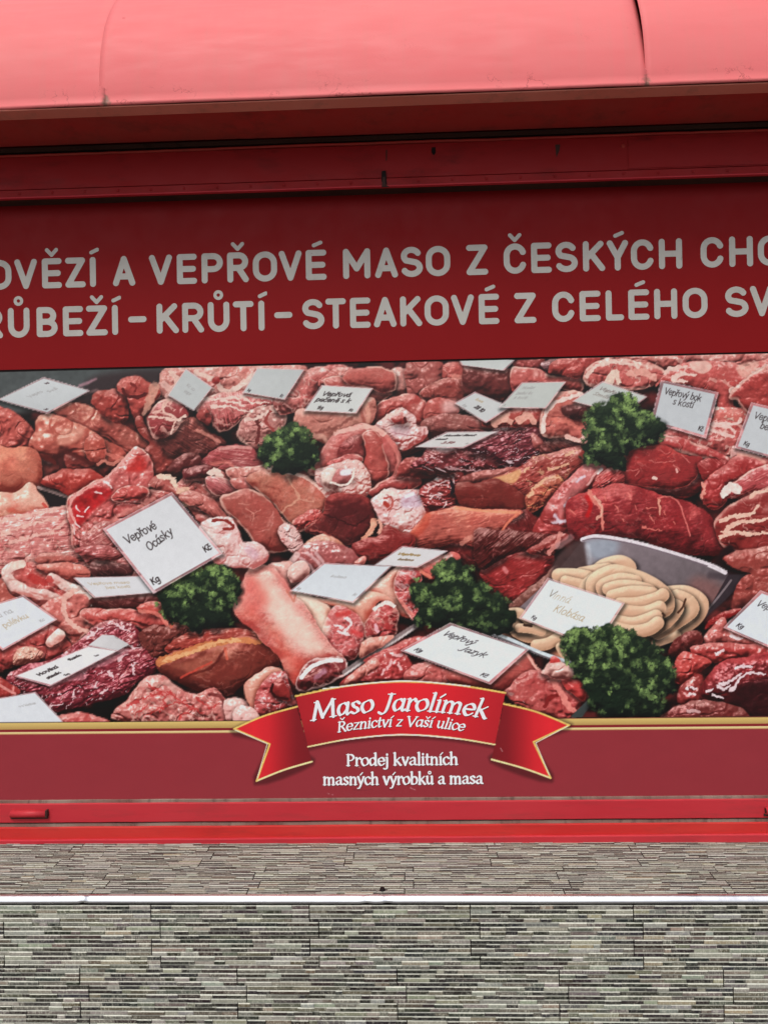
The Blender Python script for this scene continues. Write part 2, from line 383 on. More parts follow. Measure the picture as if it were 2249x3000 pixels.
def text_strokes(txt, serif=False, slant=0.0, sp=0.0, double_a=False):
    """-> (list of polylines in text units, list of serif segments, total advance)"""
    x = 0; out = []; ser = []
    for ch in txt:
        base, acc = ACC.get(ch, (ch, None))
        key = 'A' if (base == 'a' and double_a) else base
        adv, spec = G[key]
        for part in spec.split('|'):
            if not part: continue
            if part[0] == '_':
                px, py, w = map(float, part[1:].split(',')); ser.append([(x + px - w / 2 + slant * py, py), (x + px + w / 2 + slant * py, py)]); continue
            pts = [tuple(map(float, q.split(','))) for q in part[1:].split()]
            P = cat_rom(pts, False, 5) if part[0] == '~' else np.array(pts)
            P = P.copy(); P[:, 0] += x + slant * P[:, 1]; out.append(P)
        top = 1.45 if base in 'RSZOKHPVJM' else 1.0
        mid = adv * .47
        if acc == 'v': A = [(mid - .24, top + .55), (mid, top + .26), (mid + .24, top + .55)]
        elif acc == '/': A = [(mid - .04, top + .26), (mid + .24, top + .58)]
        elif acc == 'o': A = [(mid + .17 * math.cos(t), top + .5 + .17 * math.sin(t)) for t in np.linspace(0, 6.28, 9)]
        if acc:
            P = np.array(A); P[:, 0] += x + slant * P[:, 1]; out.append(P if not serif else (P, 'thin'))
        x += adv + sp
    return out, ser, x
def hand(cv, quad, txt, u, v, h, tilt=0.0, c=(40, 28, 30), a=.85, r=1.0, ident=None, slant=.12, wide=1.0, seed=1):
    """handwriting on a card: quad is TL TR BR BL in photo pixels, (u, v) the start of the base line, h the x-height along the card"""
    q = np.asarray(quad, float); W_, H_ = np.linalg.norm(q[1] - q[0]), np.linalg.norm(q[3] - q[0])
    ps, _, adv = text_strokes(txt, slant=slant); rs = np.random.RandomState(seed)
    for P in ps:
        j = rs.uniform(-.05, .05, 2)
        uu = u + (P[:, 0] + j[0]) * h * wide / W_; vv = v - (P[:, 1] + j[1]) * h / H_ + tilt * (uu - u)
        pt = (q[0] * ((1 - uu) * (1 - vv))[:, None] + q[1] * (uu * (1 - vv))[:, None] + q[2] * (uu * vv)[:, None] + q[3] * ((1 - uu) * vv)[:, None])
        w = cv.win(pt, r + 5)
        if w is None: continue
        d = sd_path(cv.X[w], cv.Y[w], pt, r * .78)
        cv.over(w, col(c), sst(-1.0, .9, d) * a, ident)
# ------------------------------------------------------------------ what is printed on the sign
def paint_picture(cv):
    X, Y = cv.X, cv.Y
    ground = cv.new('photo_print')
    n = fbm(X / 60, Y / 45, 4)[..., None]
    cv.C[:] = col((74, 34, 33)) * (.3 + 1.1 * sst(.35, .75, n))
    cv.I[:] = ground
    B = lambda t, p, c, **k: blob(cv, t, p, c, **k)
    L = lambda t, p, w, c, **k: line(cv, t, p, w, c, **k)
    PORK, BEEF, SKIN, FAT, MARB = (196, 112, 102), (156, 52, 52), (226, 164, 136), (226, 190, 176), (202, 124, 112)
    marb = dict(vein=1.3, vth=.74, vsz=24, mott=.7, vcol=(226, 178, 164))
    # far row, out of focus
    P = T(1, '-900,30 990,20 1000,130 900,210 560,200 -40,330 -900,330'); flat(cv, cat_rom(P), (88, 92, 92), soft=14, gx=-.1, tex=.1)
    P = T(1, '520,110 700,60 980,50 960,150 820,260 500,260'); flat(cv, cat_rom(P), (62, 48, 50), a=.85, soft=16)
    L(1, '470,140 520,120 565,98', 5, (190, 150, 160), a=.7, w1=3, soft=3); L(1, '500,190 570,165', 4, (150, 120, 120), a=.7, soft=3)
    # filler pieces past both picture edges
    rs = np.random.RandomState(5)
    for k in range(150):
        side = -1 if k % 2 else 1
        gx = rs.uniform(-660, -60) if side < 0 else rs.uniform(2320, 2900); gy = 1080 + (k / 150) * 1000 + rs.uniform(-50, 50)
        rr = rs.uniform(60, 105); an = np.linspace(0, 6.28, 9)[:-1]
        pts = np.stack([gx + rr * 1.25 * np.cos(an) * rs.uniform(.75, 1.15, 8), gy + rr * .8 * np.sin(an) * rs.uniform(.75, 1.15, 8)], 1)
        B(0, [tuple(p) for p in pts], [PORK, BEEF, MARB, (180, 85, 78)][rs.randint(4)], vein=[0, .9][rs.randint(2)], rim=[0, 6][rs.randint(2)], lump=.7, fib=[0, 0, 1.0][rs.randint(3)], fang=rs.uniform(-.8, .8))
    # ---- upper left
    B(1, '960,55 1100,30 1660,15 1800,60 1700,240 1420,230 1200,220 1040,230 900,210 930,140', (205, 132, 116), lump=.9, **marb)
    L(1, '1150,60 1260,110 1330,190 1420,130 1500,60', 9, (228, 196, 178), w1=5, wob=6); L(1, '1330,180 1400,150 1470,90 1540,60', 7, (232, 204, 186), wob=6)
    B(1, '1250,92 1280,90 1292,110 1275,122 1252,114', (160, 50, 48), sh=.2)
    L(1, '1000,60 1040,110 1000,170', 8, (226, 190, 172), wob=6)
    B(1, '-60,280 60,288 160,360 205,420 190,500 60,515 -60,510', (190, 96, 80), lump=.9, spec=.35)
    B(1, '330,262 430,240 560,288 700,366 862,470 850,525 740,545 640,452 520,402 340,305', (166, 88, 70), light=(222, 176, 146), lump=.6)
    B(1, '545,222 580,172 680,165 735,220 746,330 690,352 600,300 540,245', (165, 70, 56), lump=.9, spec=.3)
    B(1, '685,140 722,96 800,88 880,130 935,180 852,285 830,332 790,330 762,222 718,172', (182, 84, 70), lump=.7, spec=.3)
    L(1, '722,160 740,195 800,208 850,190', 5, (90, 32, 30), wob=3); L(1, '770,130 800,150 790,170', 4, (120, 48, 44), wob=3)
    L(1, '905,150 880,220 845,300', 16, (206, 166, 140), a=.8, w1=8, wob=5, soft=3); L(1, '960,130 1000,175 985,200', 10, (216, 178, 164), a=.85, wob=4)
    B(1, '800,330 835,330 880,420 960,480 1040,560 1010,640 900,660 850,540 880,480 820,400', (150, 68, 56), lump=.7, spec=.3)
    B(1, '940,455 1060,352 1150,340 1232,420 1292,448 1312,492 1200,562 1060,542 980,522', (116, 58, 50), fib=1.2, fang=.5, lump=.5, light=(175, 110, 95))
    L(1, '1160,400 1220,430 1285,470', 5, (205, 150, 130), a=.7, wob=3)
    B(1, '868,330 912,258 982,218 1062,248 1100,310 1062,352 1000,422 940,452 888,412', (160, 68, 70), rim=8, vein=1.0, vth=.74, vsz=34, lump=.4)
    L(1, '985,225 960,290 1030,330 1000,420', 4, (226, 188, 168), wob=5, w1=3); L(1, '880,320 960,330 1040,340 1090,320', 3.5, (230, 196, 176), wob=5); L(1, '900,300 950,280 960,240', 3, (226, 188, 168), wob=4)
    B(1, '1160,272 1210,210 1330,188 1500,185 1625,228 1560,262 1440,322 1380,362 1292,412 1232,332 1180,302', (198, 108, 104), rim=6, fib=1.5, fang=1.35, vein=.8, vth=.78, lump=.4)
    for p in ('1210,225 1330,215 1480,205 1600,230', '1240,262 1340,262 1450,290 1560,255', '1420,210 1480,240 1580,232', '1300,230 1400,240 1440,262'):
        L(1, p, 4, (236, 206, 190), wob=6, w1=2)
    B(1, '1160,310 1195,270 1230,320 1222,380 1190,350', (170, 80, 72), lump=.9)
    B(1, '1390,432 1432,332 1560,262 1642,270 1674,332 1624,424 1540,492 1500,512 1432,470', (184, 124, 112), light=(226, 190, 174), rim=7, lump=.9, ls=26, spec=.3)
    L(1, '1500,330 1520,400 1500,470', 5, (110, 55, 52), wob=5); L(1, '1440,340 1500,330 1560,300 1640,280', 5, (226, 196, 180), wob=5); L(1, '1580,290 1560,350 1600,400', 4, (150, 78, 72), wob=5)
    B(1, '1200,570 1300,504 1470,498 1532,592 1536,632 1382,660 1200,622', (164, 76, 78), fib=1.5, fang=.12, lump=.4, dark=(80, 42, 34), spec=.2)
    L(1, '1290,512 1380,500 1470,505', 4, (214, 160, 150), a=.8); L(1, '1240,600 1340,590 1370,640', 5, (226, 150, 130), a=.5, soft=4)
    B(1, '240,578 300,576 342,630 255,690', (120, 58, 48)); B(1, '390,540 480,520 680,600 620,668 480,642 390,610', (140, 62, 52), lump=.6)
    B(1, '212,402 228,332 310,308 402,345 560,420 642,470 742,540 702,602 600,612 560,600 480,560 400,535 330,572 240,562 182,500 198,440',
      (186, 98, 76), light=(228, 178, 150), lump=.8, ls=46, spec=.5, R=44)
    P = T(1, '350,430 380,390 480,395 490,430 440,470 370,490 340,470'); flat(cv, cat_rom(P), (222, 178, 150), a=.5, soft=8, tex=.12)
    B(1, '500,480 540,420 600,450 622,520 580,600 540,580 500,530', (182, 92, 70), lump=1.0, sh=.5, spec=.4)
    L(1, '575,600 610,580 660,600 720,560', 5, (214, 150, 128), a=.8, wob=4)
    L(1, '620,530 680,560 700,540', 6, (206, 130, 112), a=.7, wob=6); L(1, '185,500 215,545 270,560 320,590', 6, (96, 36, 30), a=.8, wob=3, soft=3); L(1, '390,530 470,560 540,600', 6, (86, 32, 28), a=.8, soft=3)
    B(1, '1080,545 1150,540 1180,600 1120,660 1000,650 1000,600', (96, 38, 36), lump=.6)
    B(1, '-80,512 60,508 182,508 236,570 246,660 226,740 100,762 -80,772', (192, 112, 82), dark=(112, 48, 34), light=(224, 158, 122), lump=.25, R=70, mott=.6, spec=.1, grad=.25)
    P = T(1, '225,735 420,800 400,850 285,872 232,800'); flat(cv, P, (40, 31, 33), soft=3)
    L(1, '225,736 320,765 425,802', 4.5, (206, 178, 172), wob=0)
    B(1, '250,712 340,642 432,632 540,640 610,690 500,742 440,792 360,752', (172, 62, 48), dark=(80, 22, 20), lump=.6, spec=.4, R=44)
    B(1, '-60,782 92,765 172,712 232,782 276,862 182,892 60,920 -60,926', (226, 178, 144), dark=(180, 104, 82), light=(244, 218, 188), lump=.3, R=50, mott=.6)
    L(1, '255,830 275,870 180,892', 4, (190, 70, 60), a=.7); L(1, '60,790 90,830 70,860', 10, (212, 120, 100), a=.35, soft=8)
    # ---- left middle slab
    B(1, '-60,960 150,892 380,842 452,900 560,1010 620,1100 900,1180 760,1330 600,1300 300,1220 100,1230 -60,1260', (205, 124, 116), fib=1.4, fang=-.12, vein=1.0, vsz=40, vth=.78, lump=.8, spec=.5, grad=.2)
    for p in ('-20,940 120,905 280,875 400,850', '10,1010 160,960 320,920', '60,1060 240,1010 380,1000', '300,1000 380,940 420,900'):
        L(1, p, 6, (234, 190, 172), a=.8, wob=7, w1=3, soft=2)
    B(1, '770,522 820,514 882,590 892,700 862,742 942,762 1032,762 880,850 640,975 640,1040 560,1100 440,1090 424,980 398,900 420,792 560,708 652,652', (198, 100, 94), rim=5, vein=.7, vth=.8, lump=.9, spec=.6)
    P = T(1, '430,830 500,750 590,735 660,770 560,860 480,950 440,960'); flat(cv, cat_rom(P), (168, 34, 40), a=.8, soft=8, tex=.3)
    P = T(1, '790,560 830,550 860,600 840,640 740,640'); flat(cv, cat_rom(P), (176, 52, 46), a=.75, soft=8, tex=.2)
    for p in ('450,850 470,880', '455,900 490,910', '440,940 470,970', '560,760 600,770', '600,690 660,740', '430,960 440,1010', '500,880 520,850'):
        L(1, p, 3.2, (248, 224, 222), a=.9, w1=1.5, wob=3)
    L(1, '430,990 440,930 410,860 440,790 560,715 650,655 770,530', 4, (234, 176, 164), a=.8, wob=4)
    B(1, '660,780 740,735 860,740 850,790 740,810 670,810', (198, 88, 80), rim=4, vein=.6, lump=.7)
    L(1, '620,1000 700,900 800,860 900,800', 8, (224, 160, 146), a=.6, wob=8, soft=4)
    B(1, '480,1040 560,960 640,930 680,1010 660,1150 560,1200 480,1140', (170, 92, 88), fib=1, fang=-.6, vein=.8, lump=.9, spec=.5)
    # ---- centre left trimmings and ham slices
    B(1, '880,722 952,660 1022,720 1082,680 1202,630 1282,640 1332,690 1442,752 1302,782 1352,932 1292,952 1182,922 1062,802 1000,762', (184, 102, 90), vein=1.0, vsz=26, lump=1.0, spec=.4)
    B(1, '1150,920 1200,900 1350,920 1420,960 1330,1010 1250,1000', (168, 84, 74), lump=.8)
    B(1, '1080,642 1162,615 1232,620 1232,672 1092,692', (116, 46, 50), lump=.8, spec=.3)
    L(1, '940,670 1010,690 1030,730', 8, (234, 204, 176), wob=6); L(1, '1050,760 1100,760 1130,820 1090,830', 10, (232, 196, 160), wob=7, a=.85); L(1, '1235,650 1262,640 1290,670', 9, (234, 204, 186), wob=5)
    B(1, '1060,800 1130,760 1240,800 1290,860 1340,930 1300,948 1180,860', (190, 112, 98), fib=1, fang=.9, vein=.7, lump=.7)
    B(1, '1212,690 1302,680 1442,742 1420,775 1290,792 1232,750', (182, 92, 94), fib=1.3, fang=.4, rim=3, lump=.3)
    B(2, '-95,640 0,620 152,612 60,690 -42,700', (204, 128, 112), rim=5, lump=.7)
    B(2, '-60,690 30,700 110,760 60,780 -40,740', (186, 98, 88), rim=5, lump=.6)
    B(2, '30,690 152,614 252,640 362,670 432,720 502,792 482,852 442,912 332,976 290,952 232,882 120,772', (192, 116, 88), dark=(120, 56, 44), rim=5, lump=.35, R=40, spec=.15, mott=.7)
    L(2, '250,645 290,720 330,800 260,850 230,880', 3, (224, 186, 150), a=.55, wob=4); L(2, '330,800 420,820', 2.4, (224, 180, 150), a=.5, wob=4)
    L(2, '150,620 250,642 362,672 432,722 500,790', 5, (236, 204, 186), a=.85, wob=3)
    B(2, '300,940 350,905 400,870 460,880 440,930 350,985 310,980', (200, 92, 84), lump=1.0, rim=5, ls=18, spec=.4)
    B(2, '-132,800 -20,757 82,765 182,842 242,932 292,990 362,1090 250,1110 110,1095 0,955 -80,882', (172, 92, 76), dark=(96, 42, 36), rim=6, lump=.3, R=36, spec=.15, mott=.6)
    for p in ('20,860 70,890 60,930', '60,890 110,870', '-20,830 40,840'): L(2, p, 1.8, (214, 160, 140), a=.6, wob=4)
    B(2, '215,990 260,950 320,1000 360,1080 350,1140 270,1090', (226, 176, 168), lump=1.1, ls=16, vein=.8, vcol=(180, 80, 78), spec=.4)
    # ---- centre top
    B(2, '360,62 525,25 620,40 560,100 445,110 440,180 380,242 250,305 190,232 260,120', (196, 112, 102), lump=.8, **marb)
    B(2, '450,112 560,40 650,45 600,100 560,100 470,150', (206, 126, 112), lump=.8, **marb)
    B(2, '860,62 962,45 984,112 972,192 902,205 860,172', (208, 146, 130), rim=5, lump=.8, vein=.8)
    B(2, '480,110 560,95 652,132 760,152 860,172 850,210 760,240 560,180', (182, 96, 84), rim=4, lump=.6)
    B(2, '590,96 652,46 762,32 882,56 892,132 862,172 762,152 662,140', (190, 102, 88), rim=5, lump=.25, spec=.05)
    B(2, '966,18 1172,5 1160,150 1062,172 980,200', (166, 90, 80), lump=.9); B(2, '1180,20 1290,5 1352,92 1260,122 1190,110', (182, 92, 80), lump=.8, vein=.6)
    B(2, '1040,192 1112,130 1202,104 1402,120 1522,172 1502,222 1332,192 1242,242 1102,242', (150, 72, 60), lump=.7, rim=2)
    B(2, '1352,60 1462,38 1572,50 1572,162 1432,132 1342,100', (112, 50, 44), lump=.4)
    L(2, '1240,85 1300,95 1350,75', 7, (222, 160, 140), a=.7, wob=6, soft=3)
    B(2, '760,282 852,220 962,190 1052,222 1082,262 1072,332 1062,382 1002,362 902,300 832,342 738,372', (176, 78, 68), rim=4, lump=.5, mott=.7)
    B(2, '1072,272 1122,220 1242,236 1262,292 1202,322 1082,342', (186, 92, 80), lump=.5, spec=.4)
    P = T(2, '1180,235 1290,225 1330,262 1230,300 1170,290'); flat(cv, cat_rom(P), (225, 205, 200), a=.5, soft=12)
    B(2, '1060,345 1182,310 1322,318 1442,350 1522,380 1442,402 1182,418 1080,425', (152, 88, 78), lump=.5, fib=.7, fang=.2)
    B(2, '302,322 352,278 642,288 742,202 775,242 762,342 722,382 642,392 552,440 500,482 402,432 312,372', (198, 134, 112), dark=(110, 66, 54), light=(230, 190, 168), lump=.6, spec=.1, grad=.3)
    L(2, '420,430 480,400 560,380 640,330', 5, (110, 66, 56), a=.6, wob=6, soft=3); L(2, '690,260 700,310 720,370', 5, (150, 88, 74), a=.7, soft=3); L(2, '720,240 740,300 735,350', 6, (226, 178, 150), a=.6, soft=3)
    L(2, '400,432 470,440 500,480', 7, (222, 184, 160), a=.6, soft=4, wob=4)
    # ---- hocks
    B(2, '900,512 1060,432 1082,482 1002,532 920,548', (174, 84, 68), lump=.5)
    B(2, '790,372 862,310 932,272 1002,322 1012,382 1072,392 1062,432 1012,482 940,512 890,482 840,422', (226, 186, 178), dark=(150, 76, 72), lump=1.2, ls=22, spec=.4, vein=.6, vcol=(196, 96, 88))
    P = T(2, '860,400 900,370 980,385 980,430 900,440'); flat(cv, cat_rom(P), (206, 180, 190), a=.55, soft=5, tex=.1)
    B(2, '870,330 930,320 960,350 900,362', (158, 58, 52), sh=.3, lump=.8)
    L(2, '830,330 870,312 930,280', 5, (238, 208, 192), wob=5); L(2, '950,330 955,352', 4, (80, 30, 30))
    B(2, '380,640 432,588 482,500 542,420 642,384 742,372 832,420 902,500 918,602 892,682 782,742 742,762 640,640 500,622 432,660', (192, 98, 90), rim=7, lump=.4, R=34, spec=.15)
    B(2, '560,560 580,480 640,440 700,432 738,520 722,600 620,590', (138, 56, 54), lump=.5, sh=.2)
    B(2, '500,600 540,570 660,545 712,580 640,600 520,640', (178, 76, 72), lump=.6, sh=.5, rim=3)
    B(2, '702,430 782,420 842,582 842,662 762,722 718,602 736,522', (182, 86, 74), rim=3, lump=.3)
    L(2, '540,420 640,392 740,380 830,425', 6, (236, 190, 172), wob=4, a=.8); L(2, '845,440 905,520 915,610 880,690', 7, (216, 140, 128), wob=3, a=.7)
    B(2, '430,652 502,610 642,582 722,622 747,702 732,782 612,792 510,802 450,722', (228, 190, 176), dark=(160, 84, 76), lump=1.1, ls=20, spec=.4, vein=.7, vcol=(196, 100, 90))
    B(2, '470,660 520,620 560,650 560,730 500,740', (238, 208, 188), lump=.5, sh=.3)
    B(2, '530,690 560,640 610,630 640,680 610,720 560,725', (190, 112, 108), lump=.4, sh=.4, spec=.2)
    L(2, '590,650 620,645', 9, (236, 232, 240), soft=4); L(2, '520,710 600,722 640,690 650,640', 3.5, (244, 220, 204), wob=3)
    B(2, '500,802 562,780 682,775 752,822 772,902 762,962 682,1042 602,1062 500,1042 390,1002 378,980 452,922 488,872', (112, 40, 40), dark=(56, 18, 20), light=(164, 82, 76), lump=.4, rim=2, rcol=(190, 110, 96), spec=.15, mott=.7)
    P = T(2, '500,860 560,800 690,800 750,880 700,960 560,960 490,930'); flat(cv, cat_rom(P), (78, 26, 30), a=.5, soft=8, tex=.2)
    L(2, '480,900 560,920 660,960 740,900', 3, (60, 18, 20), a=.7, wob=5); L(2, '400,985 480,1000 560,1050', 3, (196, 120, 104), a=.6, wob=4)
    L(2, '770,930 755,990 700,1040', 9, (232, 176, 140), w1=6, wob=4)
    B(2, '748,752 852,690 962,658 1032,690 1042,732 952,752 852,742 782,792', (172, 72, 66), rim=4, lump=.5, spec=.3)
    B(2, '764,802 852,744 942,762 1032,750 1052,822 1082,882 1062,942 1022,1002 962,1014 890,962 820,932 780,872', (228, 192, 186), dark=(160, 90, 84), lump=1.1, ls=24, spec=.5, vein=.5, vcol=(190, 96, 88))
    P = T(2, '930,800 980,770 1040,790 1050,840 990,860 930,850'); flat(cv, cat_rom(P), (200, 180, 202), a=.6, soft=8, tex=.08)
    L(2, '835,830 850,840', 7, (160, 70, 54), soft=3); L(2, '830,800 870,790 880,840 850,870', 3, (176, 100, 88), wob=3); L(2, '800,800 840,760 900,780', 6, (246, 222, 208), wob=4)
    L(2, '800,930 815,960 800,1000', 5, (232, 176, 150), wob=4); L(2, '960,790 1000,775', 5, (230, 226, 244), soft=3)
    B(2, '1040,742 1142,680 1202,640 1292,660 1262,722 1232,802 1242,852 1142,862 1080,882 1052,822', (150, 56, 54), wrap=1.2, spec=.9, gl=22, lump=.7)
    for p in ('1205,650 1240,690 1220,740', '1080,760 1140,720 1200,700', '1180,850 1190,820', '1100,800 1160,770'): L(2, p, 2.5, (244, 226, 226), a=.75, wob=5)
    L(2, '1220,700 1235,740 1228,770', 5, (40, 26, 34), wob=3)
    # ---- vacuum packs
    B(2, '908,660 930,612 962,570 1042,566 1102,620 1222,645 1100,672 920,668', (164, 70, 62), lump=.6, spec=.4)
    B(2, '990,610 1050,560 1102,505 1302,510 1402,540 1522,580 1546,612 1402,642 1152,642 1060,625', (126, 48, 52), wrap=.8, spec=.6, gl=20, lump=.6, fang=.15)
    B(2, '1300,512 1482,400 1602,360 1712,380 1768,450 1742,522 1622,602 1545,604 1422,542', (124, 50, 58), wrap=.8, spec=.6, gl=20, lump=.7, fang=-.4, dark=(50, 18, 24))
    B(2, '1700,430 1730,440 1760,480 1745,510 1715,500', (176, 92, 84), sh=.2, spec=.3)
    L(2, '1190,620 1300,635 1420,640', 2.5, (226, 200, 200), a=.6, wob=4)
    B(2, '1140,500 1200,505 1240,515 1180,530', (190, 150, 150), sh=.3, spec=.6)
    # ---- beef roast with yellow fat, orange roast
    B(2, '1260,720 1332,662 1602,620 1500,682 1442,692 1340,720', (142, 76, 66), lump=.5, light=(190, 130, 120), spec=.3)
    B(3, '325,600 340,545 400,520 500,515 560,545 560,580 420,592', (112, 58, 50), fib=1.3, fang=.6, lump=.6)
    B(3, '-10,766 60,742 172,702 302,620 422,590 562,558 580,642 502,702 432,802 352,882 250,937 200,842 120,782 40,752', (160, 72, 60), fib=1.0, fang=-.5, vein=.9, vcol=(226, 190, 140), lump=.8, spec=.35)
    P = T(3, '40,745 130,718 200,690 210,720 170,770 110,765'); flat(cv, cat_rom(P), (226, 192, 120), a=.8, soft=4, tex=.15)
    B(3, '-170,780 0,768 60,745 132,782 232,852 252,932 100,927 -20,922 -130,905', (126, 46, 36), dark=(66, 20, 18), lump=.3, spec=.1, fib=.4)
    B(3, '248,852 330,762 432,720 446,802 352,884 262,937 245,900', (190, 108, 74), vein=1.2, vcol=(226, 176, 110), lump=1.0, ls=18, spec=.3)
    for p in ('370,690 420,680 480,660', '250,850 300,790 350,750 430,730', '480,600 540,580', '230,700 260,680'): L(3, p, 4.5, (232, 200, 150), a=.8, wob=7, w1=2)
    B(2, '1150,1085 1230,1020 1440,1085 1485,1040 1562,932 1624,880 1662,872 1750,960 1640,1110 1545,1180 1480,1172 1340,1195 1222,1130', (118, 36, 36), dark=(56, 18, 18), fib=1.1, fang=1.1, lump=.5, spec=.5)
    B(2, '975,1022 1082,900 1252,853 1402,868 1624,880 1562,932 1484,1042 1440,1085 1240,1060 1000,1090', (190, 100, 80), light=(228, 158, 126), lump=.3, R=20, fib=.7, fang=-.2, spec=.15)
    L(2, '1250,856 1400,872 1620,884', 4, (236, 170, 120), a=.8, wob=2); L(2, '1440,1085 1484,1042 1562,932 1624,880', 3.5, (232, 150, 110), a=.8)
    L(2, '1080,900 1060,960 1000,1020', 12, (180, 84, 58), a=.6, soft=6)
    L(2, '1290,1060 1340,1030 1400,1040', 8, (234, 176, 150), a=.6, wob=6, soft=3)
    B(2, '640,1090 702,1040 782,1030 852,960 942,1012 1002,1022 992,1090 900,1130 740,1190 690,1170', (140, 46, 44), lump=.5, spec=.3, fib=.6, rim=2, rcol=(200, 120, 100))
    B(2, '362,1085 442,1022 532,1040 592,1090 480,1110', (222, 158, 116), lump=.6)
    # ---- upper right, pork
    B(3, '660,30 1000,5 1320,2 1310,42 1202,92 1010,92 880,55', (196, 112, 100), lump=.9, **marb)
    B(3, '1180,30 1320,-5 1700,-15 1700,60 1400,80 1230,60', (196, 118, 106), lump=.8, **marb)
    B(3, '-120,100 100,105 160,110 160,230 80,270 -100,240', (110, 50, 45), lump=.6); B(3, '180,60 322,44 332,102 200,92', (140, 60, 54), lump=.7)
    B(3, '330,60 420,45 430,90 380,120 350,100', (120, 80, 84), spec=.6, wrap=.8)
    B(3, '158,102 200,90 302,110 382,150 552,160 562,222 422,212 302,192 160,222', (190, 96, 86), rim=5, lump=.6)
    B(3, '368,122 432,40 672,32 592,132 562,152 422,132', (174, 74, 66), lump=.6, fib=.5)
    B(3, '580,132 642,70 762,44 882,60 1002,90 1062,152 982,202 882,222 762,204 622,200', (196, 104, 94), rim=11, lump=.7, vein=1.0, vsz=36, vth=.76)
    L(3, '720,190 760,120 780,180', 13, (228, 204, 180), wob=5, w1=6); L(3, '850,130 930,120 990,160', 10, (226, 176, 156), a=.8, wob=6); L(3, '600,150 640,90 760,60 900,85', 6, (232, 200, 182), wob=6)
    B(3, '1005,205 1102,108 1242,60 1402,70 1522,90 1602,60 1760,50 1760,175 1482,232 1452,322 1542,352 1502,442 1422,445 1362,402 1342,245 1062,172', (190, 86, 78), vein=.8, vsz=34, vth=.8, lump=.5)
    P = T(3, '1200,70 1290,55 1330,90 1280,130 1220,110'); flat(cv, cat_rom(P), (228, 190, 172), a=.85, soft=3, tex=.15)
    P = T(3, '1480,80 1600,60 1560,150 1490,140'); flat(cv, cat_rom(P), (228, 186, 166), a=.7, soft=4, tex=.25)
    for p in ('1100,150 1160,130 1230,140', '1110,170 1180,180', '1440,230 1500,190 1600,110 1700,60', '1060,120 1100,100 1180,90'): L(3, p, 8, (232, 196, 180), wob=7, w1=4)
    B(3, '1345,330 1440,330 1530,370 1500,445 1400,448 1350,400', (206, 110, 96), vein=.9, vcol=(240, 214, 190), lump=.6)
    B(3, '1440,252 1602,110 1760,80 1760,420 1542,352 1482,282', (170, 66, 58), rim=7, lump=.35, fib=.5, fang=.6)
    B(3, '-10,372 100,332 302,335 332,432 202,434 80,442 -10,430', (176, 82, 70), lump=.8, vein=.6)
    for p in ('60,420 110,390 150,410', '200,400 250,375 290,410', '110,395 130,375'): L(3, p, 12, (228, 180, 156), a=.85, wob=5, w1=8)
    B(3, '1000,520 1102,450 1322,400 1500,440 1492,560 1452,642 1302,602 1150,572', (190, 90, 84), lump=.7, **marb)
    for p in ('1310,460 1380,480 1450,500', '1320,430 1420,440 1460,470', '1340,420 1460,420 1500,400'): L(3, p, 5, (236, 196, 184), wob=5)
    B(3, '1450,560 1500,590 1700,640 1700,700 1500,620 1440,640', (206, 150, 140), lump=.6, rim=4)
    B(3, '1020,510 1120,505 1262,550 1380,600 1450,650 1400,662 1280,620 1060,570', (184, 74, 72), rim=8, lump=.6, vein=.7)
    B(3, '325,422 342,332 402,250 562,238 662,352 602,422 592,532 482,502 350,492', (196, 112, 94), rim=9, lump=.6, vein=.6, spec=.2)
    B(3, '460,330 560,310 630,342 590,402 480,380', (92, 42, 40), lump=.4, sh=.2)
    L(3, '340,470 350,380 410,300 560,250', 6, (236, 206, 192), wob=4); L(3, '400,400 480,410 580,470', 7, (222, 140, 118), a=.6, wob=5, soft=3); L(3, '480,500 560,520 590,470', 8, (232, 186, 170), wob=4)
    # ---- beef, right
    B(3, '800,760 980,790 1092,806 1252,722 1268,792 1202,842 1110,852 960,812', (128, 38, 40), lump=.4, fib=.6)
    B(3, '808,642 830,582 902,550 1042,562 1162,600 1268,625 1252,702 1182,772 1092,806 982,790 800,760 812,700', (156, 50, 52), lump=.25, R=16, rim=1.6, rcol=(210, 110, 96), fib=.4, spec=.05, mott=.6, light=(190, 90, 84))
    for p in ('960,640 1040,650 1110,640', '1100,660 1140,690', '830,700 900,690', '1030,580 1060,600 1080,590', '1150,610 1200,650', '880,730 900,700'): L(3, p, 1.3, (222, 150, 138), a=.65, wob=4)
    L(3, '985,738 1000,745', 4.5, (232, 196, 180)); L(3, '1120,690 1125,705', 3.5, (226, 170, 160))
    B(3, '1262,642 1422,640 1402,702 1302,764 1258,692', (150, 46, 46), lump=.4, fib=.6, fang=.7)
    B(3, '1268,852 1292,760 1392,680 1482,610 1602,630 1760,660 1502,742 1402,802 1402,882 1342,922', (166, 52, 52), lump=.5, fib=.4, rim=2, rcol=(214, 120, 104))
    L(3, '1275,770 1285,820 1265,850', 5, (228, 160, 140), wob=5); L(3, '1480,605 1560,610 1640,650', 4, (226, 170, 150), a=.7)
    B(3, '1390,832 1502,742 1602,680 1760,640 1760,800 1582,832 1452,862', (184, 82, 84), lump=.5, fib=.8, fang=-.5, rim=5, vein=.6)
    L(3, '1400,830 1440,790 1480,810', 13, (236, 214, 202), wob=5)
    B(3, '280,1095 352,922 442,802 522,720 592,660 700,668 720,760 622,800 522,852 482,952 476,1095', (164, 60, 58), lump=.5, spec=.6, R=40, light=(222, 150, 145))
    B(3, '640,802 690,702 782,690 812,765 742,792', (186, 84, 80), fib=2, fang=-.6, vein=1.0, spec=.3)
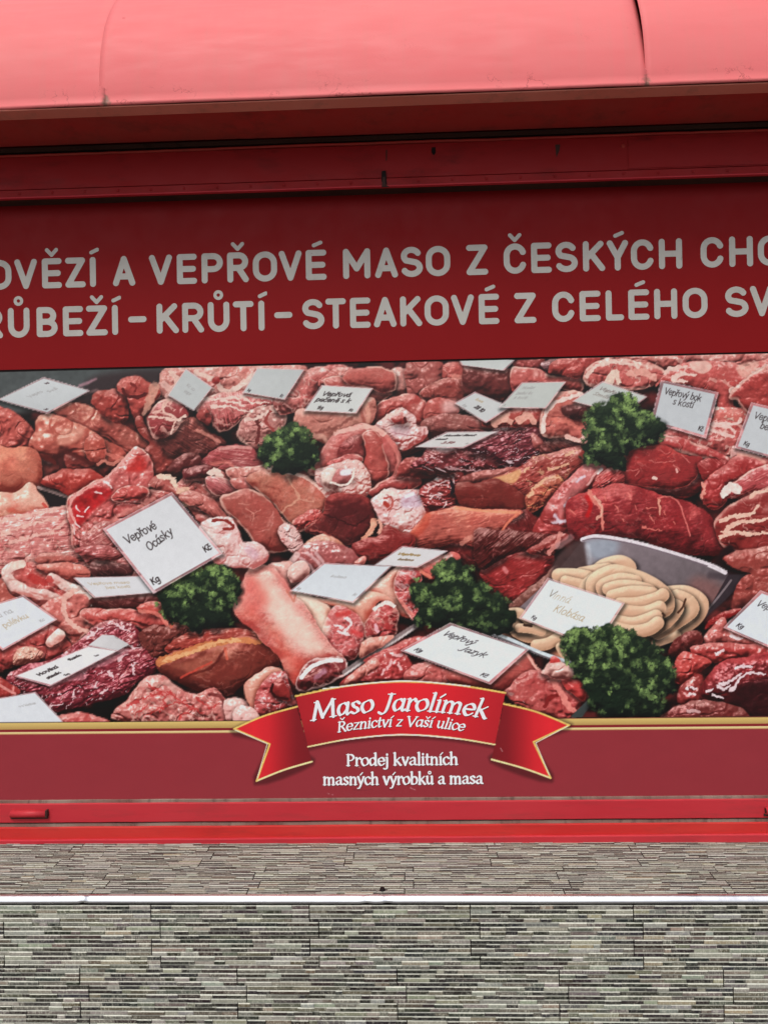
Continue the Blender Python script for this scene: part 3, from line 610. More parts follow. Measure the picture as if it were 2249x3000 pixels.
    P = T(3, '430,900 520,760 620,690 640,720 560,820 480,900 440,1000'); flat(cv, cat_rom(P), (212, 146, 144), a=.6, soft=9, tex=.25)
    for p in ('410,960 440,1000', '400,1000 470,990', '540,760 580,730', '470,900 500,860'): L(3, p, 5, (222, 214, 226), a=.75, wob=4, soft=3)
    L(3, '660,710 680,690', 5, (240, 220, 214)); L(3, '600,780 640,720 660,690', 3.5, (226, 180, 170), a=.8, wob=3)
    B(3, '478,922 510,860 602,820 742,785 862,790 1022,840 1132,870 1262,920 1332,1000 1372,1080 1420,1145 1382,1195 1150,1175 900,1095 700,1085 560,1110 500,1062', (150, 45, 50), dark=(66, 18, 22), light=(194, 100, 98), lump=.4, R=60, spec=.15, fib=.5, fang=-.2, mott=.8)
    L(3, '610,820 640,880 680,930 690,1040', 7, (226, 150, 130), a=.85, wob=4, w1=4); L(3, '640,850 690,920 660,980', 4, (236, 190, 160), a=.8, wob=5)
    L(3, '595,850 620,900 600,960', 6, (186, 30, 34), a=.7, soft=4)
    L(3, '1010,860 1070,850 1130,880 1170,980 1200,1080', 2.2, (214, 130, 120), a=.85); L(3, '1015,870 1025,950', 3.5, (226, 170, 140), a=.9, wob=4)
    for p in ('840,830 860,870', '760,900 780,930', '940,920 1010,915', '970,960 990,1000', '920,1030 1040,1050', '1050,940 1060,960', '800,980 815,1000', '700,850 710,870', '1100,1000 1120,1010', '880,900 890,930', '500,930 530,960'):
        L(3, p, 2.2, (222, 140, 122), a=.8, wob=5, w1=1.2)
    B(3, '1348,1012 1402,932 1522,860 1760,790 1760,1160 1500,1172 1400,1142 1362,1090', (150, 54, 50), lump=.4, rim=9, vein=.8, vsz=44, spec=.1)
    for p in ('1380,990 1480,960 1560,950 1600,900', '1400,1060 1480,1000 1600,990 1700,960', '1380,1085 1460,1060 1560,1070 1700,1050', '1560,850 1580,830 1660,810'): L(3, p, 7, (234, 192, 166), wob=6, w1=4)
    # ---- tray of sausages
    B(6, '-20,205 120,110 262,88 392,120 342,232 242,332 150,402 40,302', (158, 48, 48), lump=.5, fib=.6, fang=-.5, dark=(64, 22, 22))
    L(6, '180,130 260,115', 5, (214, 120, 110), a=.6, wob=5); L(6, '110,190 125,210', 6, (214, 140, 140), a=.8, soft=3)
    B(6, '-60,-20 100,-30 280,-10 380,-10 272,82 150,102 60,152 -30,180', (92, 30, 28), lump=.6, fib=1.3, fang=-.7, spec=.3)
    B(6, '250,90 380,10 480,-10 420,60 380,110', (150, 60, 54), lump=.6, vein=.8); L(6, '370,100 420,50 440,-10', 7, (222, 160, 146), a=.8, wob=5); L(6, '430,60 500,10', 10, (190, 150, 150), a=.6, soft=4)
    B(6, '150,420 240,330 340,250 420,180 420,300 300,400 180,460', (120, 76, 60), lump=.3, mott=.3)
    P = T(6, '1390,80 1480,122 1562,232 1300,482 1120,702 1060,700 1040,640'); flat(cv, cat_rom(P), (44, 24, 27), soft=6, tex=.2)
    steel = cv.new('printed_steel_tray')
    P = T(6, '560,40 640,0 860,32 1100,96 1360,172 1425,225 1330,390 1180,560 990,670 700,640 440,740 60,570 180,440 400,235'); flat(cv, P, (120, 110, 114), soft=2, ident=steel, gx=-.3, gy=-.35, tex=.08)
    P = T(6, '400,235 420,120 560,22 610,120 600,190 500,210'); flat(cv, cat_rom(P), (84, 66, 66), soft=8, a=.9, ident=steel, tex=.1)
    P = T(6, '590,40 680,10 780,30 760,110 640,140'); flat(cv, cat_rom(P), (170, 190, 206), a=.5, soft=16)
    L(6, '600,60 610,160', 8, (210, 214, 222), a=.5, soft=6, wob=0)
    L(6, '1250,300 1330,330 1290,400', 30, (150, 96, 88), a=.45, soft=22, wob=0); L(6, '1320,230 1420,240', 10, (70, 60, 66), a=.6, soft=8)
    L(6, '570,22 660,4 860,36 1100,102 1300,166 1405,214', 6.5, (222, 212, 218), wob=0, ident=steel); L(6, '570,30 660,14 860,46 1100,112 1300,176', 2, (84, 70, 78), wob=0, a=.7)
    P = T(6, '1425,228 1560,226 1530,252 1380,400 1040,688 995,662 1180,540 1330,392'); flat(cv, P, (62, 52, 58), soft=2, ident=steel, tex=.1); L(6, '1440,260 1330,400 1180,545 1010,665', 3, (160, 148, 150), a=.7, wob=0)
    P = T(6, '60,565 180,440 420,420 700,600 500,735'); flat(cv, P, (190, 140, 104), soft=5, tex=.1)
    P = T(6, '800,420 1100,300 1300,400 1150,560 1000,655 780,640'); flat(cv, P, (182, 130, 94), soft=8, tex=.1)
    saus = cv.new('printed_sausages'); sk = dict(dark=(140, 90, 62), light=(242, 216, 184), lump=.1, spec=.06, wob=1, mott=.12, ident=saus, sh=.7, squash=.95, vein=0, mute=0, grad=.1, soft=2)
    S = (212, 168, 138)
    for p, r in (('1080,330 1180,330 1270,390 1240,480 1120,570', 20), ('1000,625 1120,582', 15), ('1120,352 1190,380 1210,440 1100,520 1010,570', 20), ('1090,400 1130,420 1070,500 980,560', 19),
                 ('650,205 700,170 790,150 845,180 835,230', 20), ('560,215 650,200 720,190', 17), ('432,232 520,232 600,245', 22), ('470,265 560,285 640,300', 17), ('580,330 610,280 680,230', 22),
                 ('640,330 640,270 740,212 850,232 960,275 1050,345 1060,420 980,465', 23), ('700,330 690,290 790,255 880,268', 20), ('720,310 800,290 900,300 965,320', 18), ('745,355 860,330 980,338', 20),
                 ('790,400 900,395 1010,365 1040,345', 20), ('800,440 920,452 1020,420', 21), ('770,500 880,512 1000,470', 20), ('760,540 860,560 960,545 1010,510', 20),
                 ('165,505 190,560 275,590 370,565', 20), ('150,450 200,450 250,490', 15), ('200,540 270,545 330,560', 14), ('300,642 370,630 425,600', 18), ('440,650 462,690 488,715', 14)):
        tube(cv, 6, p, r * .96, S, **sk)
    L(6, '1175,370 1155,420 1130,450', 3, (70, 40, 28), wob=1); L(6, '1040,455 1050,465', 4, (60, 36, 26)); L(6, '230,522 270,528', 4, (60, 36, 26), wob=1)
    L(6, '45,572 150,612 330,690 500,746', 7, (206, 216, 222), wob=0, ident=steel); L(6, '45,580 150,622 330,700 495,756', 2, (110, 100, 104), wob=0)
    # ---- right edge: organ meats
    B(6, '1400,132 1522,85 1760,80 1760,310 1562,422 1442,422 1502,252 1562,222', (156, 72, 60), lump=.6, dark=(60, 26, 26), grad=.4)
    B(6, '1290,540 1362,460 1492,430 1402,492', (150, 34, 34), lump=.7); B(6, '1290,622 1332,540 1402,480 1432,542 1560,610 1600,640 1402,642', (200, 110, 100), lump=.8, spec=.6)
    B(6, '1080,690 1130,600 1240,560 1270,640 1180,690', (110, 44, 40), lump=.5)
    B(6, '1198,662 1332,630 1482,640 1760,640 1760,702 1502,722 1352,742 1282,730', (178, 66, 62), lump=.8, spec=.6)
    B(6, '1090,832 1130,702 1192,682 1292,722 1306,762 1202,832 1140,862', (202, 84, 76), lump=.8, spec=.5)
    B(6, '1135,965 1160,872 1262,820 1292,962 1182,982', (154, 58, 56), lump=.9, spec=.7)
    B(6, '1268,932 1302,822 1402,732 1522,712 1760,700 1760,1075 1562,1065 1482,1002 1402,962', (116, 34, 38), dark=(44, 14, 18), light=(190, 90, 92), lump=.5, R=60, spec=.6, grad=.3)
    P = T(6, '1420,980 1500,870 1660,830 1760,820 1760,1080 1540,1070'); flat(cv, cat_rom(P), (44, 18, 22), a=.75, soft=16, tex=.2)
    for p in ('1180,890 1190,900', '1210,885 1240,895', '1200,928 1235,932', '1440,905 1500,830 1560,805 1640,815', '1470,770 1520,762 1560,768', '1300,910 1330,900', '1330,930 1400,950', '1380,870 1440,850 1500,810', '1350,690 1400,670', '1440,590 1510,605', '1360,880 1400,900 1430,880'):
        L(6, p, 5, (246, 232, 236), a=.85, wob=5, w1=2.5)
    B(6, '1040,1052 1162,990 1292,970 1462,1000 1542,1060 1500,1100 1040,1100', (116, 46, 42), lump=.5, spec=.5)
    L(6, '1190,1025 1250,1030', 5, (230, 200, 200), a=.7, wob=4)
    # ---- left lower
    B(4, '-60,340 20,200 92,130 152,122 272,130 442,128 532,190 462,242 330,268 402,292 422,342 302,392 232,382 140,332 60,345 -60,420', (202, 100, 90), lump=.8, vein=.7, spec=.4)
    B(4, '216,92 262,62 422,85 446,112 302,124 228,118', (184, 98, 84), lump=.5, spec=.3); B(4, '240,130 440,125 530,180 500,200 400,205 260,160', (206, 118, 98), lump=.4)
    tube(cv, 4, '80,140 40,180 70,235 160,282 330,325', 15, FAT, light=(246, 218, 198), dark=(176, 104, 92), lump=.5, sh=.3); L(4, '85,135 130,125', 12, (240, 210, 190))
    tube(cv, 4, '300,205 380,250 490,285', 13, FAT, light=(244, 214, 194), dark=(176, 100, 86), lump=.6, sh=.3)
    L(4, '180,200 250,230 300,215', 10, (170, 58, 54), a=.7, wob=7, soft=3)
    B(4, '545,120 762,130 762,192 642,202 560,180', (98, 48, 48), lump=.4); B(4, '450,30 620,20 720,70 600,100 480,60', (176, 92, 90), fib=1.2, spec=.5, lump=.6)
    B(4, '-60,240 10,220 60,300 130,350 60,380 -60,420', (176, 92, 76), lump=.5)
    B(4, '230,385 352,310 442,278 542,320 562,382 482,402 562,482 502,532 432,592 390,542 340,502 280,472', (204, 116, 102), rim=7, lump=.9, spec=.3, vein=.5)
    L(4, '440,282 380,330 380,420 440,490 520,525', 7, (228, 180, 162), wob=4); L(4, '445,290 520,300 545,360', 4, (246, 228, 214), wob=6)
    B(4, '545,322 902,298 926,352 862,392 742,404 602,388', (94, 40, 38), lump=.5, spec=.2)
    B(4, '480,400 562,388 742,402 862,385 942,430 986,492 862,512 802,482 702,462 582,482 500,440', (198, 92, 82), lump=.8, spec=.3, rim=3); B(4, '800,380 940,350 950,420 900,410', (200, 90, 76), lump=.6)
    L(4, '820,400 900,410 960,450 985,490', 5, (228, 150, 130), a=.7, wob=3)
    B(4, '-60,640 100,560 282,488 352,508 416,602 362,642 252,702 60,722 -60,770', (186, 82, 76), lump=.9, spec=.3, vein=.4)
    B(4, '275,580 300,545 345,512 378,530 350,575 300,600', (242, 214, 196), dark=(190, 130, 116), lump=.5); B(4, '90,660 120,620 200,620 250,660 160,700 80,715', (226, 172, 140), lump=1.0, ls=16)
    B(4, '380,640 420,610 500,590 560,520 420,640', (140, 60, 54), lump=.6)
    B(4, '438,602 562,490 682,453 782,480 852,602 934,722 832,792 722,882 562,932 402,962 310,984 240,902 90,872 55,792 150,722 300,690', (140, 48, 60), dark=(66, 20, 28), wrap=.9, spec=.6, gl=18, lump=.6, fang=-.5)
    for p in ('520,560 560,520 600,500', '560,850 575,820', '430,890 440,865', '340,890 360,880', '600,880 640,850', '740,600 800,620 830,610', '780,720 790,760', '700,690 740,660', '300,960 370,945', '690,480 760,520', '640,760 660,800'):
        L(4, p, 4, (244, 216, 218), a=.85, wob=7, w1=2)
    B(4, '-60,800 40,820 112,882 0,925 -60,930', (166, 60, 54), lump=.6); L(4, '0,835 60,870 90,885', 4, (220, 160, 150), a=.8)
    B(4, '812,545 902,488 982,498 1042,458 1142,512 1010,592 982,652 892,662', (122, 60, 50), lump=.9, ls=20, spec=.3); L(4, '1000,490 1040,465 1130,505', 5, (206, 120, 90), wob=4, a=.8)
    B(4, '985,602 1152,520 1322,508 1492,528 1502,562 1302,592 1152,642 1002,652', (166, 70, 54), fib=1.2, fang=-.2, lump=.7, vein=.6, vcol=(220, 160, 120))
    B(4, '1480,520 1540,512 1612,560 1642,640 1632,722 1560,660 1520,570', (160, 80, 56), fib=1, lump=.8)
    B(4, '930,692 1102,622 1302,602 1402,560 1522,562 1602,642 1625,722 1442,822 1322,892 1192,872 1062,822 940,762', (128, 58, 42), dark=(62, 22, 18), light=(200, 140, 116), lump=.3, R=50, spec=.15)
    P = T(4, '1010,720 1150,680 1300,620 1240,720 1160,780 1060,740'); flat(cv, cat_rom(P), (176, 120, 92), a=.55, soft=9, tex=.15)
    L(4, '1050,820 1120,770 1240,730 1320,620', 4, (84, 30, 24), a=.7, soft=3, wob=3); L(4, '1320,620 1330,680', 4, (212, 120, 90), a=.7); L(4, '1060,790 1120,760 1240,700', 3, (200, 90, 70), a=.7)
    L(4, '932,700 1082,645 1252,592 1402,570 1522,584', 12, (206, 152, 84), w1=7, a=.85, wob=5); L(4, '960,690 1100,650 1260,590 1400,568', 5, (232, 196, 128), wob=8, a=.75)
    B(4, '662,1010 762,902 852,792 952,786 1042,852 1152,902 1252,856 1322,922 1442,932 1476,1042 1202,1070 902,1070 740,1040', (206, 124, 114), lump=1.0, vein=1.3, vth=.72, vsz=26, vcol=(228, 178, 164), spec=.45)
    for p in ('870,830 960,900 940,1000', '750,960 860,900 1000,880', '1000,880 1100,960 1200,1000', '860,1010 960,960 1100,920', '1160,910 1240,970 1300,930', '1050,1030 1140,960', '800,1000 870,950'): L(4, p, 4, (178, 62, 62), a=.7, wob=8, w1=2)
    L(4, '1230,890 1290,900 1320,960', 6, (110, 50, 50), a=.7, wob=4); B(4, '1320,930 1440,930 1480,1040 1340,1050', (230, 176, 164), lump=.8, spec=.3)
    B(4, '335,1012 502,1002 642,1050 660,1090 360,1085', (190, 86, 80), lump=.8, vein=.5)
    # ---- trotters
    B(5, '1040,140 1222,58 1270,110 1140,182 1110,212', (216, 112, 98), lump=.5); B(5, '300,105 380,10 542,-2 642,50 694,122 560,142 400,172', (166, 88, 86), lump=.5, spec=.8, R=30)
    for p in ('340,90 390,130 420,170', '380,60 430,100 460,140', '430,60 470,110'): L(5, p, 5, (236, 206, 206), a=.6, soft=3)
    L(5, '320,70 280,120', 9, (226, 196, 190), a=.8, soft=3)
    B(5, '690,90 720,80 700,130 660,120', (226, 150, 130))
    B(5, '150,132 282,110 392,190 282,282 200,162', (226, 164, 146), lump=.4); B(5, '270,150 340,110 400,170 300,230', (232, 182, 166), lump=.4, spec=.3)
    B(5, '722,272 862,180 932,100 992,100 902,202 892,262 962,382 1022,452 902,402 802,312', (236, 172, 142), dark=(170, 84, 66), light=(250, 214, 190), lump=.2, R=44, mott=.4, sh=.28, vein=.1)
    B(5, '888,242 942,130 1012,140 1042,212 1002,252 992,322 1042,412 1002,442 922,332', (204, 92, 92), lump=.9, vein=.8, vth=.72, vsz=18, vcol=(244, 206, 204), rim=3)
    L(5, '935,105 985,110 1050,170 1100,200', 5, (232, 150, 120), a=.8); L(5, '930,340 980,410 1030,448', 5, (224, 150, 134), a=.8)
    B(5, '430,330 640,342 722,298 822,310 884,352 802,342 742,432 722,505 650,412 540,372', (230, 166, 134), dark=(168, 88, 66), light=(248, 206, 176), lump=.2, R=40, mott=.4, sh=.28, vein=.1)
    B(5, '725,482 768,392 840,348 892,372 904,462 882,552 742,558', (186, 76, 76), lump=1.0, vein=.8, vth=.74, vsz=18, rim=4)
    L(5, '770,392 840,352 885,370', 5, (250, 226, 214), wob=3); L(5, '840,440 850,500', 7, (150, 52, 52), a=.6, soft=4); L(5, '780,480 790,520', 5, (234, 170, 176), wob=3)
    B(5, '275,292 382,308 502,380 500,470 486,540 500,575 440,472 390,392', (240, 204, 170), dark=(180, 110, 84), light=(252, 228, 200), lump=.2, R=44, mott=.4, sh=.28, vein=.1)
    B(5, '486,482 518,402 582,374 672,430 714,492 702,592 652,684 582,672 510,602 478,540', (206, 104, 102), lump=.8, vein=.7, vth=.74, vsz=17, vcol=(240, 190, 186), rim=4, R=20)
    L(5, '385,330 440,400 478,520', 16, (250, 224, 196), a=.6, soft=10, wob=0)
    for p in ('600,440 640,470 600,520', '560,520 620,540', '540,480 590,500'): L(5, p, 4, (240, 212, 212), wob=5)
    L(5, '650,520 690,540', 8, (196, 60, 62), a=.6, soft=4); L(5, '560,420 620,410', 8, (190, 60, 56), a=.6, soft=5)
    B(5, '-60,300 0,240 62,138 182,150 262,250 302,320 372,380 432,480 502,580 592,680 482,682 382,722 322,842 262,762 212,662 140,602 60,500 -30,420', (228, 166, 148), dark=(168, 84, 76), light=(246, 214, 196), lump=.3, R=70, mott=.8, spec=.15, sh=.4, vein=.1)
    P = T(5, '60,200 150,215 260,330 370,470 480,630 400,650 250,530 120,350'); flat(cv, cat_rom(P), (250, 220, 196), a=.7, soft=20, tex=.06)
    P = T(5, '-40,330 10,240 60,170 160,330 60,420'); flat(cv, cat_rom(P), (206, 92, 82), a=.55, soft=22, tex=.1)
    P = T(5, '-30,420 60,400 160,540 220,660 260,760 320,840 380,720 260,600 200,500'); flat(cv, cat_rom(P), (206, 98, 76), a=.5, soft=24, tex=.1)
    L(5, '80,170 150,150 230,210 270,280', 7, (214, 130, 120), a=.6, soft=5, wob=3); L(5, '260,280 300,340 310,300', 3, (200, 130, 104), a=.7, wob=3)
    B(5, '318,838 358,722 482,680 586,682 612,742 562,792 382,862', (140, 62, 64), lump=1.0, vein=.7, vth=.76, rim=6, rcol=(246, 226, 218), spec=.3)
    L(5, '345,790 400,730 500,690 580,690', 6, (250, 236, 230), wob=2); L(5, '430,790 480,750', 8, (190, 150, 170), a=.6, soft=4, wob=4)
    B(5, '0,0 85,-5 152,82 82,132 0,142 -80,140 -160,110 -250,-60 -180,-140 -60,-130', (228, 192, 184), dark=(176, 110, 104), lump=.8, ls=26, mott=.6, light=(248, 226, 218))
    L(5, '-170,-130 -100,-130 -50,-90 -110,-80', 4, (130, 44, 36), wob=3, a=.9); L(5, '40,40 70,70', 14, (196, 160, 178), a=.5, soft=8)
    B(5, '20,842 142,738 232,748 150,792 90,882 72,977 40,942', (222, 156, 126), dark=(160, 84, 62), lump=.2, R=26, mott=.3)
    B(5, '85,892 152,790 242,758 300,900 322,962 180,1012 78,1000', (192, 88, 88), lump=1.1, vein=.8, vth=.72, vsz=16, vcol=(242, 208, 206), spec=.4)
    B(5, '180,850 220,800 270,860 280,915 215,910', (150, 48, 46), lump=.4, sh=.5); L(5, '180,830 170,870 200,905 260,915', 4, (60, 20, 22), wob=2)
    B(5, '-30,960 62,980 106,1042 90,1075 -30,1060', (234, 186, 174), lump=.7)
    # ---- foot of the picture, centre
    L(5, '600,760 760,650 900,560 1010,490', 8, (150, 136, 136), a=.9, wob=0); L(5, '600,772 760,662 905,570 1000,505', 3, (226, 216, 214), a=.8, wob=0)
    B(5, '690,642 720,570 862,553 868,566 802,602 700,672', (226, 156, 128), lump=.3)
    B(5, '718,692 942,580 1062,555 1142,540 1050,642 900,655', (192, 84, 80), lump=.6, spec=.5)
    B(5, '575,842 640,760 762,680 862,638 942,650 988,730 942,812 700,840', (182, 66, 66), lump=.8, spec=.8, R=40); B(5, '600,830 650,770 760,690 800,720 720,780 650,830', (214, 130, 112), sh=.2, lump=.6, spec=.4)
    for p in ('850,740 870,700', '820,770 830,740', '910,710 930,740', '880,660 930,660'): L(5, p, 4, (244, 200, 200), a=.8, wob=5)
    B(5, '945,812 1010,720 1102,718 1292,788 1398,842 1000,845', (204, 106, 98), lump=.8, vein=.8, spec=.4)
    B(6, '-190,800 100,700 242,680 302,790 232,852 122,922 -60,910 -200,840', (184, 96, 84), dark=(90, 36, 34), lump=.3, R=50, grad=.5)
    L(6, '245,690 290,760 330,800', 4, (240, 180, 160), wob=2)
    B(6, '230,802 332,798 422,830 542,850 606,922 596,1002 482,1075 300,1040 118,932 152,890', (188, 84, 80), lump=.9, spec=.3, vein=.3)
    L(6, '400,850 450,930 490,1000 535,1030', 10, (226, 150, 136), a=.85, wob=5, w1=6); L(6, '350,1000 370,950 420,940', 6, (120, 36, 36), a=.8, wob=6)
    B(6, '450,830 520,850 580,910 570,960 500,900', (200, 74, 70), lump=.8, spec=.4)
    B(6, '338,792 402,738 522,788 548,812 432,834 350,806', (236, 192, 172), lump=.6); B(6, '380,740 400,715 440,740', (206, 70, 66))
    P = T(6, '500,1060 610,950 640,960 560,1075'); flat(cv, P, (70, 76, 76), soft=2)
    tone(cv)
    # ---- parsley
    leafy(cv, 2, '100,520 150,450 240,400 320,370 370,400 412,470 452,520 422,600 330,660 200,630 120,590', 1, None)
    leafy(cv, 5, '990,280 1020,220 1120,220 1130,150 1220,105 1330,140 1350,210 1460,280 1560,360 1582,430 1530,522 1400,530 1250,480 1150,510 1020,460 1040,400 1000,330', 4, None)
    # ---- price cards
    cards(cv)
    leafy(cv, 3, '580,600 590,400 640,330 720,310 760,270 820,250 880,290 890,340 980,380 1042,460 1020,530 900,555 830,600 800,690 720,660 580,640', 2, None)
    leafy(cv, 4, '915,330 960,270 1100,200 1250,140 1330,170 1390,230 1390,310 1350,400 1340,470 1200,512 1050,482 970,420', 3, None)
    # the tilted card stands in front of the parsley
    big_card(cv)
    leafy(cv, 6, '455,600 560,550 680,550 760,535 900,580 1020,660 1080,740 1112,860 1050,960 980,1042 800,1052 640,1002 590,900 510,780 470,680', 5, None)

def card(cv, t, pts, c=(206, 208, 212), border=0, gx=0, gy=0, lines=(), sh=.5):
    q = T(t, pts)[:4]; P = T(t, pts); ctr = P.mean(0)
    words = [w for w, _, _, h, kw in lines if h >= 8 and w.lower() not in ('kg', 'kč', 'kc') and kw.get('c') != (150, 146, 146)]
    ident = cv.new('printed_price_card', ('white price card handwritten ' + ' '.join(words)) if words else None)
    if border:
        Bq = ctr + (P - ctr) * (1 + border / np.linalg.norm(P - ctr, axis=1))[:, None]
        flat(cv, Bq, (222, 172, 178), a=.62, soft=1.2, ident=ident, sh=sh, tex=.1)
        line(cv, 0, [tuple(p) for p in Bq] + [tuple(Bq[0])], .8, (246, 226, 228), a=.6, soft=1, wob=1, smooth=False)
        sh = 0
    flat(cv, P, c, soft=1.0, ident=ident, gx=gx, gy=gy, sh=sh, tex=.02)
    for k, (txt, u, v, h, kw) in enumerate(lines): hand(cv, q, txt, u, v, h, ident=ident, seed=k, **kw)
    return q
FAINT = dict(c=(150, 146, 146), a=.55, r=1.0)
GOLD = dict(c=(176, 150, 110), a=.55, r=1.1)
def cards(cv):
    card(cv, 1, '0,220 258,98 518,170 278,295', (196, 200, 202), 4, gy=-.08, lines=(('Vepro', .3, .36, 9, dict(FAINT, tilt=.1)), ('Sval', .62, .5, 9, dict(FAINT)), ('kg', .85, .2, 5, dict(c=(70, 50, 55))), ('kc', .05, .93, 5, dict(c=(60, 40, 45)))))
    card(cv, 1, '1090,45 1240,150 1135,282 990,195', (188, 192, 192), 2, lines=(('Kc so', .3, .45, 7, FAINT), ('vepr', .35, .65, 7, FAINT)))
    card(cv, 2, '90,40 357,48 245,218 8,178 20,160', (190, 194, 194), 2, gx=-.04, lines=(('kg', .06, .93, 5, dict(c=(60, 50, 55))), ('Kc', .86, .95, 5, dict(c=(60, 50, 55)))))
    card(cv, 2, '470,140 757,158 662,298 368,284', (206, 208, 206), 3, lines=(('Vepřová', .1, .38, 9.5, dict(r=1.7, wide=1.35)), ('pečeně s k', .06, .62, 9.5, dict(r=1.7, wide=1.3)), ('1kg', .2, .92, 7, dict(r=1.2)), ('Kc', .84, .95, 6, dict(r=1.2))))
    card(cv, 3, '-160,25 168,50 104,108 -130,78', (196, 200, 198), 3, gy=.05)
    card(cv, 2, '1362,182 1562,264 1424,352 1250,243', (200, 202, 202), 3, lines=(('28 10', .4, .72, 8, dict(tilt=.1, r=1.5)), ('hove', .2, .35, 6, GOLD), ('kg', .15, .93, 6, FAINT)))
    card(cv, 3, '220,185 466,180 352,328 88,325', (190, 194, 190), 3, lines=(('Hovězi', .1, .25, 7, FAINT), ('zadni kc', .08, .47, 7, FAINT), ('k kosti', .12, .66, 7, FAINT), ('k.', .04, .95, 5, FAINT)))
    card(cv, 3, '690,180 942,265 802,362 520,290', (192, 196, 192), 3, lines=(('Vepřo', .08, .3, 9, dict(c=(120, 104, 100), a=.8, r=1.1, wide=1.2)), ('Směs', .12, .56, 9, dict(c=(140, 126, 120), a=.7, r=1.1, wide=1.2))))
    card(cv, 3, '1045,185 1345,250 1280,490 990,405', (192, 196, 200), 11, lines=(('Vepřový bok', .05, .26, 12.5, dict(r=1.5, wide=.9, tilt=-.02)), ('s kostí', .26, .47, 12.5, dict(r=1.5, wide=1.0, tilt=-.06)), ('kg', .03, .95, 6, {}), ('Kč', .86, .92, 8, dict(r=1.5))))
    card(cv, 3, '1570,315 1860,385 1790,640 1480,555', (194, 198, 202), 10, lines=(('Vepřové', .08, .28, 13, dict(r=1.5)), ('bez', .26, .47, 13, dict(r=1.5)), ('Kg', .08, .93, 8, dict(r=1.4))))
    card(cv, 2, '1200,415 1482,410 1290,500 1020,498', (208, 206, 204), 3, lines=(('Hovězi flank', .08, .26, 6.5, dict(wide=1.5, a=.75, r=1.2)), ('steak', .06, .5, 5.5, dict(wide=1.5, a=.75, r=1.2)), ('3.50', .35, .76, 8, dict(c=(110, 60, 60), r=1.2, wide=1.5)), ('kc', .9, .8, 5, FAINT)))
    card(cv, 4, '440,207 830,198 912,290 560,318', (214, 214, 218), 4, lines=(('Vepřove maso', .1, .38, 7, dict(GOLD, wide=1.6)), ('bez kosti', .3, .62, 7, dict(GOLD, wide=1.6))))
    card(cv, 4, '-210,420 135,318 325,450 20,620', (218, 222, 228), 5, lines=(('Kosti na', .18, .34, 14, dict(FAINT, r=1.5, wide=.95)), ('polévku', .3, .62, 14, dict(GOLD, r=1.7, wide=.95)), ('Kc', .8, .88, 8, dict(FAINT, r=1.3))))
    card(cv, 4, '520,600 600,540 665,542 757,595 690,634', (206, 204, 206), 0, gx=-.1, lines=(('klas', .6, .95, 4, FAINT),))
    P = T(4, '300,832 680,635 760,640 620,720 520,740 500,800 400,812'); flat(cv, cat_rom(P), (206, 150, 158), a=.5, soft=3)
    card(cv, 4, '100,780 520,610 682,635 300,832', (226, 226, 228), 5, lines=(('Hovězí', .12, .42, 9.5, dict(r=1.9, wide=1.35)), ('flank', .6, .34, 8, dict(r=1.8, wide=1.2)), ('steak', .1, .72, 8, dict(r=1.8, wide=1.35)), ('1kg', .25, .95, 6, {}), ('kc', .8, .75, 6, {})))
    card(cv, 4, '-150,940 205,880 378,1062 370,1100 -150,1100', (216, 220, 226), 3, lines=(('s v klobas', .45, .3, 9, FAINT),))
    card(cv, 5, '940,25 1195,50 1022,140 780,130', (214, 212, 214), 3, lines=(('Vepřove', .1, .4, 7, dict(c=(150, 120, 70), r=1.6, wide=1.5)), ('koleno', .3, .68, 6, dict(c=(120, 96, 70), r=1.5, wide=1.5))))
    card(cv, 5, '480,125 862,140 646,345 290,280', (212, 218, 224), 4, gy=.04, lines=(('koleno', .3, .42, 6, dict(FAINT, wide=1.5)), ('kg', .03, .93, 6, FAINT), ('kc', .9, .85, 6, FAINT)))
    card(cv, 5, '1225,485 1657,626 1442,815 945,632', (222, 228, 234), 9, lines=(('Vepřový', .05, .3, 15, dict(r=1.5, wide=.95, tilt=.02)), ('Jazyk', .4, .52, 15, dict(r=1.5, wide=1.05, tilt=-.05)), ('Kg', .06, .9, 9, dict(r=1.5)), ('Kč', .86, .93, 9, dict(r=1.5))))
    card(cv, 6, '375,258 802,396 640,645 215,480', (222, 228, 232), 7, lines=(('V', .1, .34, 15, dict(c=(120, 108, 90), a=.8, r=1.3)), ('inná', .17, .36, 15, dict(GOLD, r=1.2)), ('Klobása', .28, .62, 15, dict(GOLD, r=1.5, a=.7)), ('Kg', .1, .93, 7, dict(r=1.2))))
    card(cv, 6, '1620,337 1960,460 1800,700 1415,535', (216, 222, 230), 9, lines=(('Vepřové', .06, .3, 14, dict(r=1.5)), ('Kg', .08, .9, 9, dict(r=1.6))))
def big_card(cv):
    q = [(312, 1552), (502, 1452), (642, 1620), (452, 1729)]
    card(cv, 0, q, (216, 218, 222), 10, gy=.05, lines=(('Vepřové', .1, .3, 17, dict(r=2.2, wide=.92, tilt=.0)), ('Ocásky', .28, .52, 17, dict(r=2.2, wide=.92, tilt=-.12)), ('Kg', .03, .93, 13, dict(r=2.4)), ('Kč', .86, .9, 12, dict(r=2.4))))
